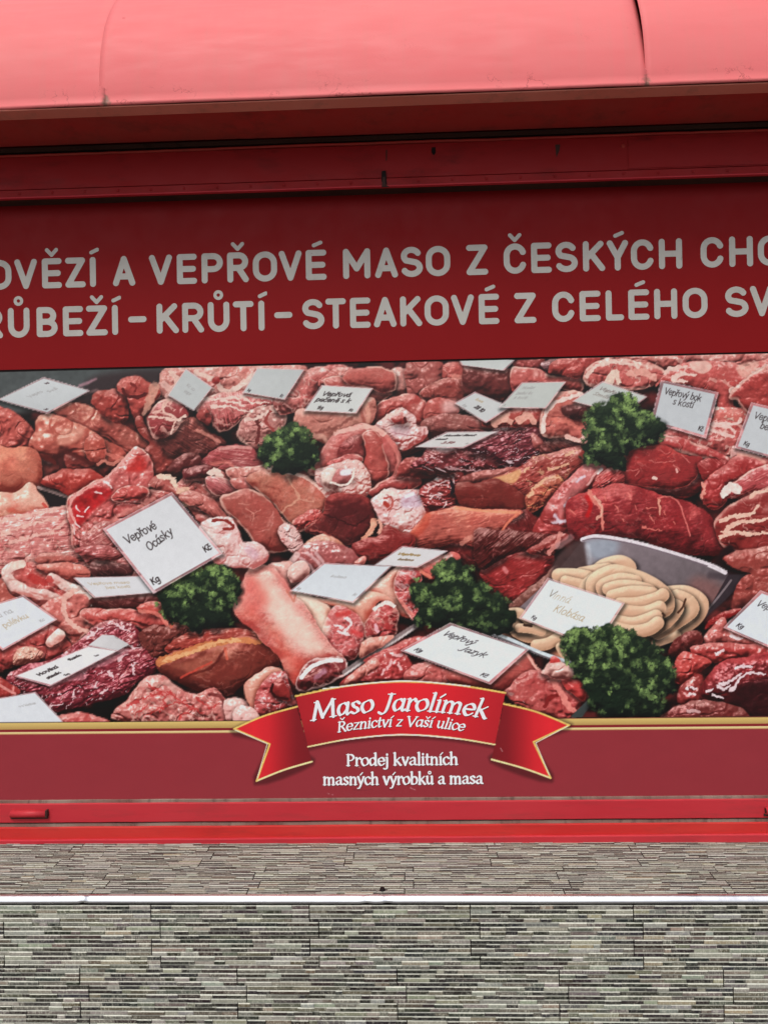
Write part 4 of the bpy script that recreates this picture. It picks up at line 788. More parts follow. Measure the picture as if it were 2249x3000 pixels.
# ------------------------------------------------------------------ materials of the place
M = {}
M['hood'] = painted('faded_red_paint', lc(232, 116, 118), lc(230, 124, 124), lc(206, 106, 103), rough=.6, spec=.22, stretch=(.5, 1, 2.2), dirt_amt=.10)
def weather_hood(m):
    """flaked paint lines and grime along the lower edge and at the sheet joints, faint rain streaks"""
    n, l = m.node_tree.nodes, m.node_tree.links; p = n['Principled BSDF']
    src = p.inputs['Base Color'].links[0].from_socket
    tc = n.new('ShaderNodeTexCoord'); sp = n.new('ShaderNodeSeparateXYZ'); l.new(tc.outputs['Object'], sp.inputs[0])
    def mth(op, a, b=None):
        x = n.new('ShaderNodeMath'); x.operation = op; x.use_clamp = False
        for i, v in enumerate((a, b)):
            if v is None: continue
            if hasattr(v, 'links'): l.new(v, x.inputs[i])
            else: x.inputs[i].default_value = v
        return x.outputs[0]
    v = coords(n, l)
    wav = noise(n, l, 13, 5, v, .62)
    thin = ramp(n, l, mth('ABSOLUTE', mth('SUBTRACT', wav, .52)), [(.0, BW(1)), (.012, BW(0))])
    low = ramp(n, l, mth('SUBTRACT', sp.outputs['Z'], 2.921), [(.0, BW(1)), (.03, BW(.75)), (.062, BW(0))])
    gate = ramp(n, l, noise(n, l, 5.3, 2, v), [(.5, BW(0)), (.58, BW(1))])
    k = mix(n, l, 1.0, mix(n, l, 1.0, thin, low, 'MULTIPLY'), gate, 'MULTIPLY')
    c = mix(n, l, k, src, lc(150, 62, 60))
    scr = ramp(n, l, mth('ABSOLUTE', mth('SUBTRACT', noise(n, l, 6.1, 6, v, .7), .5)), [(.0, BW(.5)), (.004, BW(0))])
    g2 = ramp(n, l, noise(n, l, 3.7, 2, coords(n, l, (1, 1, 1.6))), [(.6, BW(0)), (.66, BW(1))])
    c = mix(n, l, mix(n, l, 1.0, scr, g2, 'MULTIPLY'), c, lc(176, 84, 82))
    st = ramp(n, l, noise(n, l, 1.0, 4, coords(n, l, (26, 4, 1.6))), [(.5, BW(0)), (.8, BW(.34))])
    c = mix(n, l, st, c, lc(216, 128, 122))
    for sx_, w in ((SEAM_L, .02), (SEAM_R, .016)):
        dx = mth('MULTIPLY', mth('SUBTRACT', sp.outputs['X'], sx_), 1 / w); dz = mth('MULTIPLY', mth('SUBTRACT', sp.outputs['Z'], 2.925), 1 / .034)
        d = mth('SQRT', mth('ADD', mth('MULTIPLY', dx, dx), mth('MULTIPLY', dz, dz)))
        d = mth('ADD', d, mth('MULTIPLY', mth('SUBTRACT', noise(n, l, 55, 4, v), .5), 2.2))
        c = mix(n, l, ramp(n, l, d, [(.3, BW(.75)), (1.0, BW(0))]), c, lc(112, 104, 88))
    l.new(c, p.inputs['Base Color'])
SEAM_L, SEAM_R = W(310, 300, -.316)[0], W(1893, 255, -.316)[0]
weather_hood(M['hood'])
M['lip'] = painted('bounce_lit_grimy_red', lc(214, 124, 106), lc(218, 138, 120), lc(160, 112, 94), rough=.6, spec=.3, dirt_amt=.5, seed=1)  # paler base paints in light bounced off the ground; grime over it
M['soffit'] = painted('dusty_red_paint', lc(176, 50, 46), lc(164, 62, 54), lc(108, 52, 44), rough=.65, spec=.2, dirt_amt=.4, seed=2)
M['lintel'] = painted('deep_red_paint', lc(150, 25, 29), lc(156, 34, 36), lc(84, 23, 24), rough=.5, spec=.2, stretch=(.6, 1, 1.5), dirt_amt=.35, seed=.6)
M['frame'] = painted('frame_red_paint', lc(186, 40, 52), lc(196, 54, 62), lc(140, 54, 54), rough=.5, spec=.3, stretch=(.5, 1, 3), dirt_amt=.3, seed=.3)
M['frame_low'] = painted('bright_red_paint', lc(196, 38, 38), lc(204, 56, 50), lc(140, 46, 40), rough=.45, spec=.35, stretch=(.5, 1, 3), dirt_amt=.3, seed=.9)
M['header'] = painted('header_red_vinyl', lc(130, 18, 21), lc(134, 20, 23), lc(108, 18, 20), rough=.42, spec=.10, stretch=(1, 1, 1), dirt_amt=.05, seed=.2)
M['letter'] = painted('grey_vinyl', lc(188, 185, 179), lc(180, 176, 170), lc(120, 108, 100), rough=.5, spec=.3, dirt_amt=.16, seed=1.4)
M['caulk'] = painted('weathered_sealant', lc(150, 132, 120), lc(120, 80, 74), lc(70, 52, 48), rough=.8, spec=.1, stretch=(3, 1, 1), dirt_amt=.6)
M['black'] = painted('dark_gap', lc(24, 16, 17), lc(32, 20, 20), lc(14, 10, 11), rough=.7, spec=.2)
M['seal_shade'] = painted('brown_seal_and_shade', lc(66, 44, 36), lc(56, 34, 30), lc(30, 22, 20), rough=.7, spec=.2, dirt_amt=.5)  # slot seal brown, also used as painted shade under the lintel
M['rust'] = painted('rusty_iron', lc(74, 46, 40), lc(50, 32, 30), lc(30, 22, 22), rough=.7, spec=.3, dirt_amt=.6)
M['paving'] = painted('paving', lc(118, 116, 112), lc(106, 104, 101), lc(84, 82, 80), rough=.85, spec=.1, dirt_amt=.5)
def chrome():
    m, n, l, p = nodes('polished_trim'); p.inputs['Metallic'].default_value = 1.0
    v = coords(n, l, (1.2, 1, 1))
    l.new(ramp(n, l, noise(n, l, 6, 5, v), [(.3, lc(232, 232, 238)), (.75, lc(250, 250, 252))]), p.inputs['Base Color'])
    l.new(ramp(n, l, noise(n, l, 22, 5, v), [(.3, BW(.22)), (.75, BW(.4))]), p.inputs['Roughness'])
    bump(n, l, p, noise(n, l, 9, 3, v), .25, .004); return m
M['chrome'] = chrome()
def attr_mat(name, rough, spec, gain=1.0, coat=0.0):
    m, n, l, p = nodes(name); a = n.new('ShaderNodeVertexColor'); a.layer_name = 'Col'
    v = coords(n, l)
    c = mix(n, l, ramp(n, l, noise(n, l, 420, 2, v), [(.3, BW(.92)), (.7, BW(1))]), BW(0), a.outputs['Color'], 'MIX')
    l.new(c, p.inputs['Base Color']); p.inputs['Specular IOR Level'].default_value = spec
    l.new(ramp(n, l, noise(n, l, 5, 4, v), [(.3, BW(rough - .06)), (.7, BW(rough + .08))]), p.inputs['Roughness'])
    bump(n, l, p, noise(n, l, 5, 3, v), .12, .004); return m
M['print'] = attr_mat('printed_vinyl', .34, .3)
def slate_mat(name, overlay_c, overlay_amt, dark_gain):
    """split-face stone strips: tone per strip, pale diagonal chisel scratches, rough bump"""
    m, n, l, p = nodes(name); a = n.new('ShaderNodeVertexColor'); a.layer_name = 'Col'
    v = coords(n, l, (330, 120, 120), (0, .5, 0)); v2 = coords(n, l)
    s1 = noise(n, l, 1.0, 4, v, .7)
    s2 = ramp(n, l, noise(n, l, 26, 4, v2), [(.3, BW(.15)), (.55, BW(1))])
    sc = ramp(n, l, s1, [(.5, BW(0)), (.6, BW(.85))])
    k = mix(n, l, 1.0, sc, s2, 'MULTIPLY')
    k = mix(n, l, 1.0, k, ramp(n, l, a.outputs['Color'], [(.015, BW(.42)), (.09, BW(.75)), (.3, BW(.9))]), 'MULTIPLY')
    c = mix(n, l, k, a.outputs['Color'], lc(205, 202, 186))
    c = mix(n, l, ramp(n, l, noise(n, l, 150, 4, v2), [(.45, BW(0)), (.8, BW(.32))]), c, lc(46, 42, 38))
    if overlay_amt: c = mix(n, l, overlay_amt, c, overlay_c)
    l.new(c, p.inputs['Base Color']); p.inputs['Roughness'].default_value = .55; p.inputs['Specular IOR Level'].default_value = .4
    bump(n, l, p, mix(n, l, .5, s1, noise(n, l, 60, 5, v2)), .7, .003); return m
M['slate'] = slate_mat('split_stone', lc(120, 112, 100), 0.0, 1)
M['slate_top'] = slate_mat('toned_split_stone', lc(78, 75, 70), .30, 1)  # ledge stone blended part-way to one dark grey

XW = 2.6                                        # half width of everything that runs along the front
def xs_range(a, b, step=.05): return list(np.linspace(a, b, max(2, int((b - a) / step) + 1)))

# ------------------------------------------------------------------ pavement
pv = mesh('pavement', [(-150, -300, 0), (150, -300, 0), (150, 60, 0), (-150, 60, 0)], [(0, 1, 2, 3)], M['paving']); pv['kind'] = 'structure'

# ------------------------------------------------------------------ shutter hood with its rounded sheet front
hood = thing('shutter_hood', 'rounded faded red sheet metal hood running along the top above the sign', 'hood')
ZB = 2.921; YF = -.316
def hood_profile():
    pr = [(YF + .002, ZB), (YF - .001, ZB + .002), (YF - .0022, ZB + .006), (YF - .0022, ZB + .010), (YF, ZB + .014)]
    Rr = .667
    for h in np.linspace(.02, .49, 26): pr.append((YF + Rr - math.sqrt(Rr * Rr - h * h), ZB + .014 + h))
    y, z = pr[-1]; pr += [(y + .006, z + .004), (y + .02, z + .006), (y + .2, z + .03), (.30, z + .06)]
    return pr
seamL = W(310, 300, YF)[0]; seamR = W(1893, 255, YF)[0]
PR = hood_profile()
def hood_sheet(x0, x1, out, curl):
    rs = np.random.RandomState(int(abs(x0) * 100))
    ph = rs.uniform(0, 6, 4)
    def wob(j, x, y, z):
        u = np.clip((z - ZB) / .42, 0, 1)
        d = .0022 * math.sin(x * 3.1 + ph[0]) * math.sin(u * 4 + ph[1]) + .0012 * math.sin(x * 9 + ph[2] + 3 * u)
        d += .0010 * vn(np.array(x * 40.), np.array(7.)) * (u < .08)
        if curl and x > x1 - .05 and .12 < u:
            d += .020 * ((x - x1 + .05) / .05) ** 2 * math.sin(min(1, (u - .12) / .88) * math.pi * .75)
        return (x, y - out + d, z)
    X_ = xs_range(x0, x1, .02)
    V, F = sweep(PR, X_, wob)
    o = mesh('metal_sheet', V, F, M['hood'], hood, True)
    s = o.modifiers.new('thick', 'SOLIDIFY'); s.thickness = .0022; s.offset = -1
    return o
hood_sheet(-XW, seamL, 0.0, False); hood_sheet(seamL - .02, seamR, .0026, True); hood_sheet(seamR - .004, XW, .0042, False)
bm = bmesh.new(); box(bm, -XW, XW, YF + .0045, -.257, ZB - .004, ZB + .0005, .0008); bm_obj('bottom_lip', bm, M['lip'], hood)
bm = bmesh.new(); box(bm, -XW, XW, -.259, -.256, ZB + .0008, ZB + .02); bm_obj('lip_return', bm, M['lip'], hood)
# soffit in two lengths, lapped
sx = W(700, 340, -.15)[0]
for x0, x1, dz in ((-XW, sx, 0), (sx - .015, XW, -.0022)):
    bm = bmesh.new(); box(bm, x0, x1, -.2555, -.062 + dz, ZB + .008 + dz, ZB + .0098 + dz, .0004); bm_obj('soffit_panel', bm, M['soffit'], hood)
for (px, py, r) in ((364, 57, .0065),):
    Yq = -.2                                    # where the line of sight meets the curved sheet
    for _ in range(40):
        h_ = W(px, py, Yq)[1] - ZB - .014; Yq = .5 * Yq + .5 * (YF + .667 - math.sqrt(max(.667 ** 2 - h_ * h_, 1e-6)))
    X_, Z_ = W(px, py, Yq); Yq += .2335 - .004
    bm = bmesh.new(); bmesh.ops.create_uvsphere(bm, u_segments=16, v_segments=8, radius=r)
    for v in bm.verts: v.co = Vector((X_ + v.co.x, -.2335 + Yq + v.co.z * .3, Z_ + v.co.y))
    s = bm_obj('screw', bm, M['hood'], hood, True)
    bm = bmesh.new(); bmesh.ops.create_cone(bm, segments=20, radius1=r * 1.7, radius2=r * 1.5, depth=.002, cap_ends=True)
    for v in bm.verts: v.co = Vector((X_ + v.co.x, -.2325 + Yq - v.co.z * .6 + v.co.y * .5, Z_ + v.co.y * .9))
    bm_obj('washer', bm, M['rust'], hood)

# ------------------------------------------------------------------ shop front: red steel frame round the sign
front = thing('shop_front', 'deep red steel shop front framing the sign, with a riveted lintel above and rails below', 'shop front')
bm = bmesh.new(); box(bm, -XW - .4, XW + .4, .06, .35, 0, 3.5); bm_obj('back_wall', bm, M['lintel'], front)
YL = -.06
def zc(py, Y): return W(1124, py, Y)[1]
z_lt, z_lb, z_rb, z_eb = zc(424, YL), zc(521, YL), zc(545.5, YL), zc(550, YL)
bm = bmesh.new(); box(bm, -XW, XW, YL, -.001, z_lb, z_lt, .0015); bm_obj('lintel_panel', bm, M['lintel'], front)
xj = W(1838, 455, YL)[0]
bm = bmesh.new(); box(bm, xj, XW, YL - .0022, YL - .0003, z_lb + .004, z_lt - .012, .0006); bm_obj('lintel_cover', bm, M['lintel'], front)
bm = bmesh.new(); box(bm, -XW, XW, YL - .004, -.001, z_rb, z_lb - .0035, .001); bm_obj('riveted_strip', bm, M['lintel'], front)
V, F = sweep([(YL - .004, z_rb - .0004), (YL - .0085, z_rb - .0006), (YL - .0095, z_rb - .0015), (YL - .0098, z_eb), (YL - .008, z_eb - .0005), (YL + .004, z_eb - .0005)], xs_range(-XW, XW, .05),
             lambda j, x, y, z: (x, y, z + .0012 * (vn(np.array(x * 6.), np.array(2.)) - .5)))
bm = bmesh.new(); box(bm, -XW, XW, YL + .0005, -.0012, z_eb + .0012, z_rb - .0006); bm_obj('lintel_underside', bm, M['seal_shade'], front)  # dark brown colour paints in the shade beneath the lintel
mesh('drip_edge', V, F, M['frame'], front)
for k in range(-24, 25):
    xr = .055 + k * .1185
    if abs(xr) > XW - .05: continue
    bm = bmesh.new(); bmesh.ops.create_uvsphere(bm, u_segments=12, v_segments=8, radius=.0058)
    for v in bm.verts: v.co = Vector((xr + v.co.x, YL - .004 - max(v.co.z, -.001) * .55, (z_rb + z_lb) / 2 - .001 + v.co.y))
    bm_obj('rivet', bm, M['lintel'], front, True)
# slot above the lintel: seal, dark gap and a folded upper edge
bm = bmesh.new(); box(bm, -XW, XW, -.05, -.001, z_lt + .012, ZB + .004); bm_obj('slot_recess', bm, M['black'], front)
V, F = sweep([(-.05, z_lt + .0005), (YL - .004, z_lt + .0005), (YL - .006, z_lt + .004), (YL - .004, z_lt + .0075), (-.05, z_lt + .0075)], xs_range(-XW, XW, .02),
             lambda j, x, y, z: (x, y - .002 * vn(np.array(x * 9.), np.array(1.)), z + .003 * (vn(np.array(x * 2.3), np.array(5.)) - .5) + .0012 * (vn(np.array(x * 30.), np.array(3.)) - .5)))
mesh('folded_edge', V, F, M['soffit'], front)
bm = bmesh.new(); box(bm, -XW, XW, -.0615, -.050, z_lt + .017, z_lt + .033, .001); bm_obj('slot_seal', bm, M['seal_shade'], front)
# latch slot, scratches and small marks on the lintel
def plate(name, pts, Y, th, m, parent):
    """small flat piece of real thickness from photo pixels on plane Y"""
    P = [W(px, py, Y) for px, py in pts]; bm = bmesh.new()
    vs_ = [bm.verts.new((x, Y, z)) for x, z in P]; f = bm.faces.new(vs_)
    r = bmesh.ops.extrude_face_region(bm, geom=[f])
    for v in r['geom']:
        if isinstance(v, bmesh.types.BMVert): v.co.y -= th
    return bm_obj(name, bm, m, parent)
lt = plate('latch_slot', [(1118, 502), (1130, 500), (1133, 540), (1122, 544), (1117, 530)], YL - .0045, .002, M['black'], front)
plate('latch_tongue', [(1121, 520), (1128, 519), (1130, 543), (1140, 548), (1118, 549)], YL - .0066, .004, M['rust'], front)
plate('peg_hole', [(1264, 432), (1275, 431), (1276, 447), (1271, 455), (1267, 452), (1263, 446)], YL - .0002, .0008, M['black'], front)
plate('rust_streak', [(1625, 424), (1640, 423), (1638, 440), (1633, 452), (1629, 462), (1627, 446)], YL - .0002, .0006, M['rust'], front)
plate('peg_hole', [(1130, 440), (1134, 440), (1133, 470), (1130, 472)], YL - .0002, .0006, M['rust'], front)
bm = bmesh.new(); bmesh.ops.create_uvsphere(bm, u_segments=12, v_segments=8, radius=.0075)
X_, Z_ = W(1824, 428, YL)
for v in bm.verts: v.co = Vector((X_ + v.co.x, YL - .0003 + v.co.z * .5, Z_ + v.co.y))
bm_obj('bolt_head', bm, M['soffit'], front, True)
# bottom rails
Yr1, Yr2 = -.018, -.027
def rail(name, t0, t1, Y, m, bev=.003):
    """a rail between two photo rows given at the left and right picture edge"""
    (xa, za), (xb, zb) = W(0, t0[0], Y), W(2249, t0[1], Y); (xc, zd), (xe, ze) = W(0, t1[0], Y), W(2249, t1[1], Y)
    def at(x, z0, z1): return z0 + (z1 - z0) * (x - xa) / (xb - xa)
    xs_ = xs_range(-XW, XW, .04); V = []; F = []
    prof = [(.05, 0, 0), (bev, 0, 0), (bev * .3, 0, bev * .3), (0, 0, bev), (0, 1, -bev), (bev * .3, 1, -bev * .3), (bev, 1, 0), (.05, 1, 0)]
    for i, x in enumerate(xs_):
        top, bot = at(x, za, zb), at(x, zd, ze)
        for (dy, e, dz) in prof:
            w_ = .0007 * (vn(np.array(x * 5.), np.array(e * 3.)) - .5)
            V.append((x, Y + dy + w_, (bot - (-dz) if e == 0 else top + dz) + .0012 * (vn(np.array(x * 14.), np.array(9. + e)) - .5)))
    n_ = len(prof)
    for i in range(len(xs_) - 1):
        for j in range(n_ - 1): a = i * n_ + j; F.append((a, a + n_, a + n_ + 1, a + 1))
    return mesh(name, V, F, m, front)
rail('sealant_line', (2346, 2332), (2356, 2342), -.012, M['caulk'], .001)
rail('upper_rail', (2356, 2341), (2412, 2397), Yr1, M['frame'])
rail('sealant_line', (2414, 2399), (2424, 2409), -.0135, M['caulk'], .001)
rail('lower_rail', (2425, 2410), (2462, 2443), Yr1 - .002, M['frame_low'])
rail('sill_flange', (2462, 2444), (2492, 2472), Yr2, M['frame'], .004)
def hinge(px0, px1, py):
    (x0, z0), (x1, _) = W(px0, py, Yr1 - .008), W(px1, py, Yr1 - .008)
    bm = bmesh.new(); bmesh.ops.create_cone(bm, segments=24, radius1=.0105, radius2=.0105, depth=x1 - x0, cap_ends=False)
    for v in bm.verts: v.co = Vector(((x0 + x1) / 2 + v.co.z, Yr1 - .006 + v.co.x, z0 + v.co.y))
    b = bm_obj('hinge_barrel', bm, M['frame'], front, True)
    s = b.modifiers.new('thick', 'SOLIDIFY'); s.thickness = .002; s.offset = -1
    bm = bmesh.new(); bmesh.ops.create_cone(bm, segments=18, radius1=.0075, radius2=.0075, depth=(x1 - x0) * 1.06, cap_ends=True)
    for v in bm.verts: v.co = Vector(((x0 + x1) / 2 + .003 + v.co.z, Yr1 - .006 + v.co.x, z0 + v.co.y))
    p = bm_obj('pin', bm, M['rust'], b)
    bm = bmesh.new(); box(bm, x1 - .001, x1 + .006, Yr1 - .016, Yr1 + .001, z0 - .012, z0 + .015, .002); bm_obj('rusty_stop', bm, M['rust'], b)
    bm = bmesh.new(); box(bm, x0 - .004, x1 + .004, Yr1 - .003, Yr1 - .0005, z0 - .02, z0 - .011, .001); bm_obj('weld_bead', bm, M['rust'], b)
hinge(32, 136, 2385); hinge(2241, 2330, 2376)

# ------------------------------------------------------------------ ledge and wall clad in split stone strips
ledge = thing('tiled_ledge', 'low wall and ledge clad in grey split stone strips with a bright metal edge trim', 'wall')
YE, ZL = -.40, .4235                              # front edge and height of the ledge
TW, TH, ROWS = .4905, .1955, 15                   # one interlocking tile: width, height, strips
RH = TH / ROWS
def cladding(name, length, x_phase, shift, to_world, m, seed, relief, tonality):
    """rows of strips, each with its own length, depth and tone; narrow stepped joints between the tiles"""
    rs = np.random.RandomState(seed); V = []; F = []; K = []
    nrow = int(math.ceil(length / RH))
    for r in range(nrow):
        tr, k = divmod(r, ROWS); step = .028 * ((k // 4) % 2 if k < 15 else 0)
        ph = x_phase + (tr % 2) * shift + step
        seams = np.arange(math.floor((-XW - ph) / TW) * TW + ph, XW + TW, TW)
        v0, v1 = r * RH, min((r + 1) * RH, length)
        for a, b in zip(seams[:-1], seams[1:]):
            x = a + .0013; end = b - .0013
            while x < end - .004:
                w = rs.choice([rs.uniform(.02, .05), rs.uniform(.04, .09), rs.uniform(.06, .13)])
                x2 = min(x + w, end)
                if end - x2 < .022: x2 = end
                d = relief * rs.uniform(.2, 1.0); t = rs.choice(3, p=[.38, .40, .22])
                c = np.array([(42, 37, 35), (101, 95, 86), (148, 146, 134)][t]) + rs.uniform(-16, 16) + rs.uniform(-7, 7, 3) * tonality
                if rs.rand() < .12: c = c * np.array((1.05, .98, .9))
                g = .0013; i0 = len(V); jit = rs.uniform(-.0004, .0004)
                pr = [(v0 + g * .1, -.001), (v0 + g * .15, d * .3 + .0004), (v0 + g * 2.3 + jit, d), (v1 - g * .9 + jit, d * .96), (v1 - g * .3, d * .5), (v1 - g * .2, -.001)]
                ex = .0012
                for (xx, ins) in ((x, 1), (x + ex, 0), (x2 - ex, 0), (x2, 1)):
                    for (v, dd) in pr: V.append(to_world(xx, v, min(dd, d * .35) if ins else dd))
                for cc in range(3):
                    for j in range(5):
                        q = i0 + cc * 6 + j; F.append((q, q + 6, q + 7, q + 1))
                        edge = j in (0, 1)
                        K.append(lin(np.clip((c * .18 + np.array((222, 224, 210)) * .82) if j == 1 else (c * .8 if j == 0 else c), 8, 240)))  # sky light on each strip's top bevel is painted in as pale colour
                x = x2
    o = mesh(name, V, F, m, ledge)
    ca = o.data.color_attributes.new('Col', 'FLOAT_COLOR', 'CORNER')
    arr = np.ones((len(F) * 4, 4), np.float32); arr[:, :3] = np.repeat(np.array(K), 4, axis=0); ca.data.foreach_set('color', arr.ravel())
    return o
ztf = zc(2650, YE)
xq = W(int(652 / 1.467), 2690, YE)[0]; sh2 = W(int(347 / 1.467), 2860, YE)[0] - xq
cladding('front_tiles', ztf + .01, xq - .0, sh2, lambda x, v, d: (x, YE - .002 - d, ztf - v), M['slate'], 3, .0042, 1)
bm = bmesh.new(); box(bm, -XW, XW, YE, -.05, -.02, ztf + .0005); bm_obj('core', bm, M['black'], ledge)
depth_ = abs(YE) - .024
xq2 = W(100 * .6816 + 1119 - 470, 2600, YE)[0]
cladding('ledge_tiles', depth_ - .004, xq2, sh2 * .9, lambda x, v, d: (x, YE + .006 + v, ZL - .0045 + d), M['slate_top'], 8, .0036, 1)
bm = bmesh.new(); box(bm, -XW, XW, YE + .001, -.02, ztf + .001, ZL - .0045); bm_obj('mortar_bed', bm, M['black'], ledge)
# edge trim, a little dented
prof = [(YE + .012, ZL + .0010), (YE + .007, ZL + .0022), (YE + .002, ZL + .0018), (YE - .0015, ZL - .0008), (YE - .0040, ZL - .004), (YE - .0062, ZL - .007), (YE - .0084, ZL - .0100), (YE - .0088, ZL - .0155), (YE - .002, ZL - .0195)]
dents = [(W(245, 2640, YE)[0], .0045, .010), (W(1075, 2640, YE)[0], .003, .012), (W(1135, 2640, YE)[0], .003, .014), (1.6, .003, .01), (-1.9, .004, .012)]
def dent(j, x, y, z):
    k = sum(a * math.exp(-((x - c) / w) ** 2) for c, a, w in dents); u = j / 8
    return (x, y + k * (.5 + u) + .0009 * (vn(np.array(x * 3.), np.array(4.)) - .5), z - k * .6 * (1 - u) + .001 * (vn(np.array(x * 5.), np.array(8.)) - .5))
V, F = sweep(prof, xs_range(-XW, XW, .006), dent); mesh('metal_trim', V, F, M['chrome'], ledge, True)
X_, Z_ = W(1120, 2606, YE + .03); 
bm = bmesh.new(); bmesh.ops.create_cone(bm, segments=16, radius1=.0095, radius2=.007, depth=.012, cap_ends=True)
t_ = (ZL - CAM[2]) / ((1500. - 2607) / FPX)
for v in bm.verts: v.co = Vector((W(1120, 2607, -2.66 + t_)[0] + v.co.x, -2.66 + t_ + v.co.y, ZL + .002 + v.co.z * .6))
bm_obj('rubber_stud', bm, M['black'], ledge)

# ------------------------------------------------------------------ the sign
sign = thing('butcher_sign', 'dark red sign with grey lettering, printed photo of raw meat and red ribbon', 'sign')
YS = -.004
ztop, zpt = zc(556, YS), None
SX = 2.05
bm = bmesh.new(); box(bm, -SX - .01, SX + .01, -.0015, .055, .62, ztop + .05); bm_obj('backing_board', bm, M['black'], sign)
def zrow(pl, pr_, x):
    (xa, za), (xb, zb) = W(0, pl, YS), W(2249, pr_, YS); return za + (zb - za) * (x - xa) / (xb - xa)
xs_ = xs_range(-SX, SX, .05)
V = [(x, YS, zrow(1084, 1030, x)) for x in xs_] + [(x, YS, ztop + .06) for x in xs_]; n_ = len(xs_)
V += [(x, -.001, z) for x, y, z in V]
F = [(i, i + 1, n_ + i + 1, n_ + i) for i in range(n_ - 1)] + [(2 * n_ + i, 2 * n_ + i + 1, i + 1, i) for i in range(n_ - 1)]
mesh('header_panel', V, F, M['header'], sign)

# header lettering: rounded strokes, outlined by marching squares
def arc(cx, cy, rx, ry, a0, a1, n=14):
    t = np.radians(np.linspace(a0, a1, n)); return [(cx + rx * math.cos(a), cy + ry * math.sin(a)) for a in t]
RO = .36
def stad(x0, x1): return arc((x0 + x1) / 2, 1 - RO, (x1 - x0) / 2, RO, 0, 180) + arc((x0 + x1) / 2, RO, (x1 - x0) / 2, RO, 180, 360) + [(x1, 1 - RO)]
HG = {
 'O': [stad(0, 1)], 'V': [[(0, 1), (.5, 0), (1, 1)]], 'E': [[(1, 1), (0, 1), (0, 0), (1, 0)], [(0, .5), (.93, .5)]], 'Z': [[(0, 1), (.98, 1), (0, 0), (1, 0)]],
 'I': [[(.5, 0), (.5, 1)]], 'A': [[(0, 0), (.5, 1), (1, 0)], [(.2, .27), (.8, .27)]],
 'P': [[(0, 0), (0, 1)] + [(.55, 1)] + arc(.55, .73, .45, .27, 90, -90) + [(0, .46)]],
 'R': [[(0, 0), (0, 1)] + [(.55, 1)] + arc(.55, .74, .43, .26, 90, -90) + [(0, .48)], [(.52, .48), (1, 0)]],
 'M': [[(0, 0), (0, 1), (.5, .3), (1, 1), (1, 0)]],
 'S': [arc(.5, .745, .44, .255, 28, 225) + arc(.52, .255, .48, .255, 60, -152)],
 'C': [arc(.5, 1 - RO, .5, RO, 20, 180) + arc(.5, RO, .5, RO, 180, 340)], 'K': [[(0, 0), (0, 1)], [(.92, 1), (0, .4)], [(.32, .6), (1, 0)]],
 'Y': [[(0, 1), (.5, .42), (1, 1)], [(.5, .42), (.5, 0)]], 'H': [[(0, 0), (0, 1)], [(1, 0), (1, 1)], [(0, .5), (1, .5)]],
 'U': [[(0, 1)] + arc(.5, RO, .5, RO, 180, 360) + [(1, 1)]], 'B': [[(0, 0), (0, 1), (.5, 1)] + arc(.5, .755, .42, .245, 90, -90) + [(0, .51)], [(.5, .51)] + arc(.5, .255, .5, .255, 90, -90) + [(0, 0)]],
 'T': [[(0, 1), (1, 1)], [(.5, 1), (.5, 0)]], 'L': [[(0, 1), (0, 0), (1, 0)]], '-': [[(0, .5), (1, .5)]]}
HACC = {'Ě': ('E', 'v'), 'Í': ('I', '/'), 'Ř': ('R', 'v'), 'É': ('E', '/'), 'Č': ('C', 'v'), 'Ý': ('Y', '/'), 'Ů': ('U', 'o'), 'Ž': ('Z', 'v')}
def march(fn, x0, x1, z0, z1, h):
    """filled outline mesh of {fn > 0}"""
    xs = np.arange(x0, x1 + h, h); zs = np.arange(z0, z1 + h, h); GX, GZ = np.meshgrid(xs, zs); D = fn(GX, GZ)
    V = []; idx = {}
    def vert(key, p):
        if key not in idx: idx[key] = len(V); V.append(p)
        return idx[key]
    F = []; ins = D > 0; nz, nx = D.shape
    act = ins[:-1, :-1] | ins[1:, :-1] | ins[:-1, 1:] | ins[1:, 1:]
    for j, i in zip(*np.where(act)):
        cs = [(j, i), (j, i + 1), (j + 1, i + 1), (j + 1, i)]; f = []
        for a in range(4):
            p, q = cs[a], cs[(a + 1) % 4]; dp, dq = D[p], D[q]
            if dp > 0: f.append(vert(p, (xs[p[1]], zs[p[0]])))
            if (dp > 0) != (dq > 0):
                t = dp / (dp - dq); key = (min(p, q), max(p, q))
                f.append(vert(key, (xs[p[1]] + t * (xs[q[1]] - xs[p[1]]), zs[p[0]] + t * (zs[q[0]] - zs[p[0]]))))
        if len(f) >= 3: F.append(f)
    return V, F
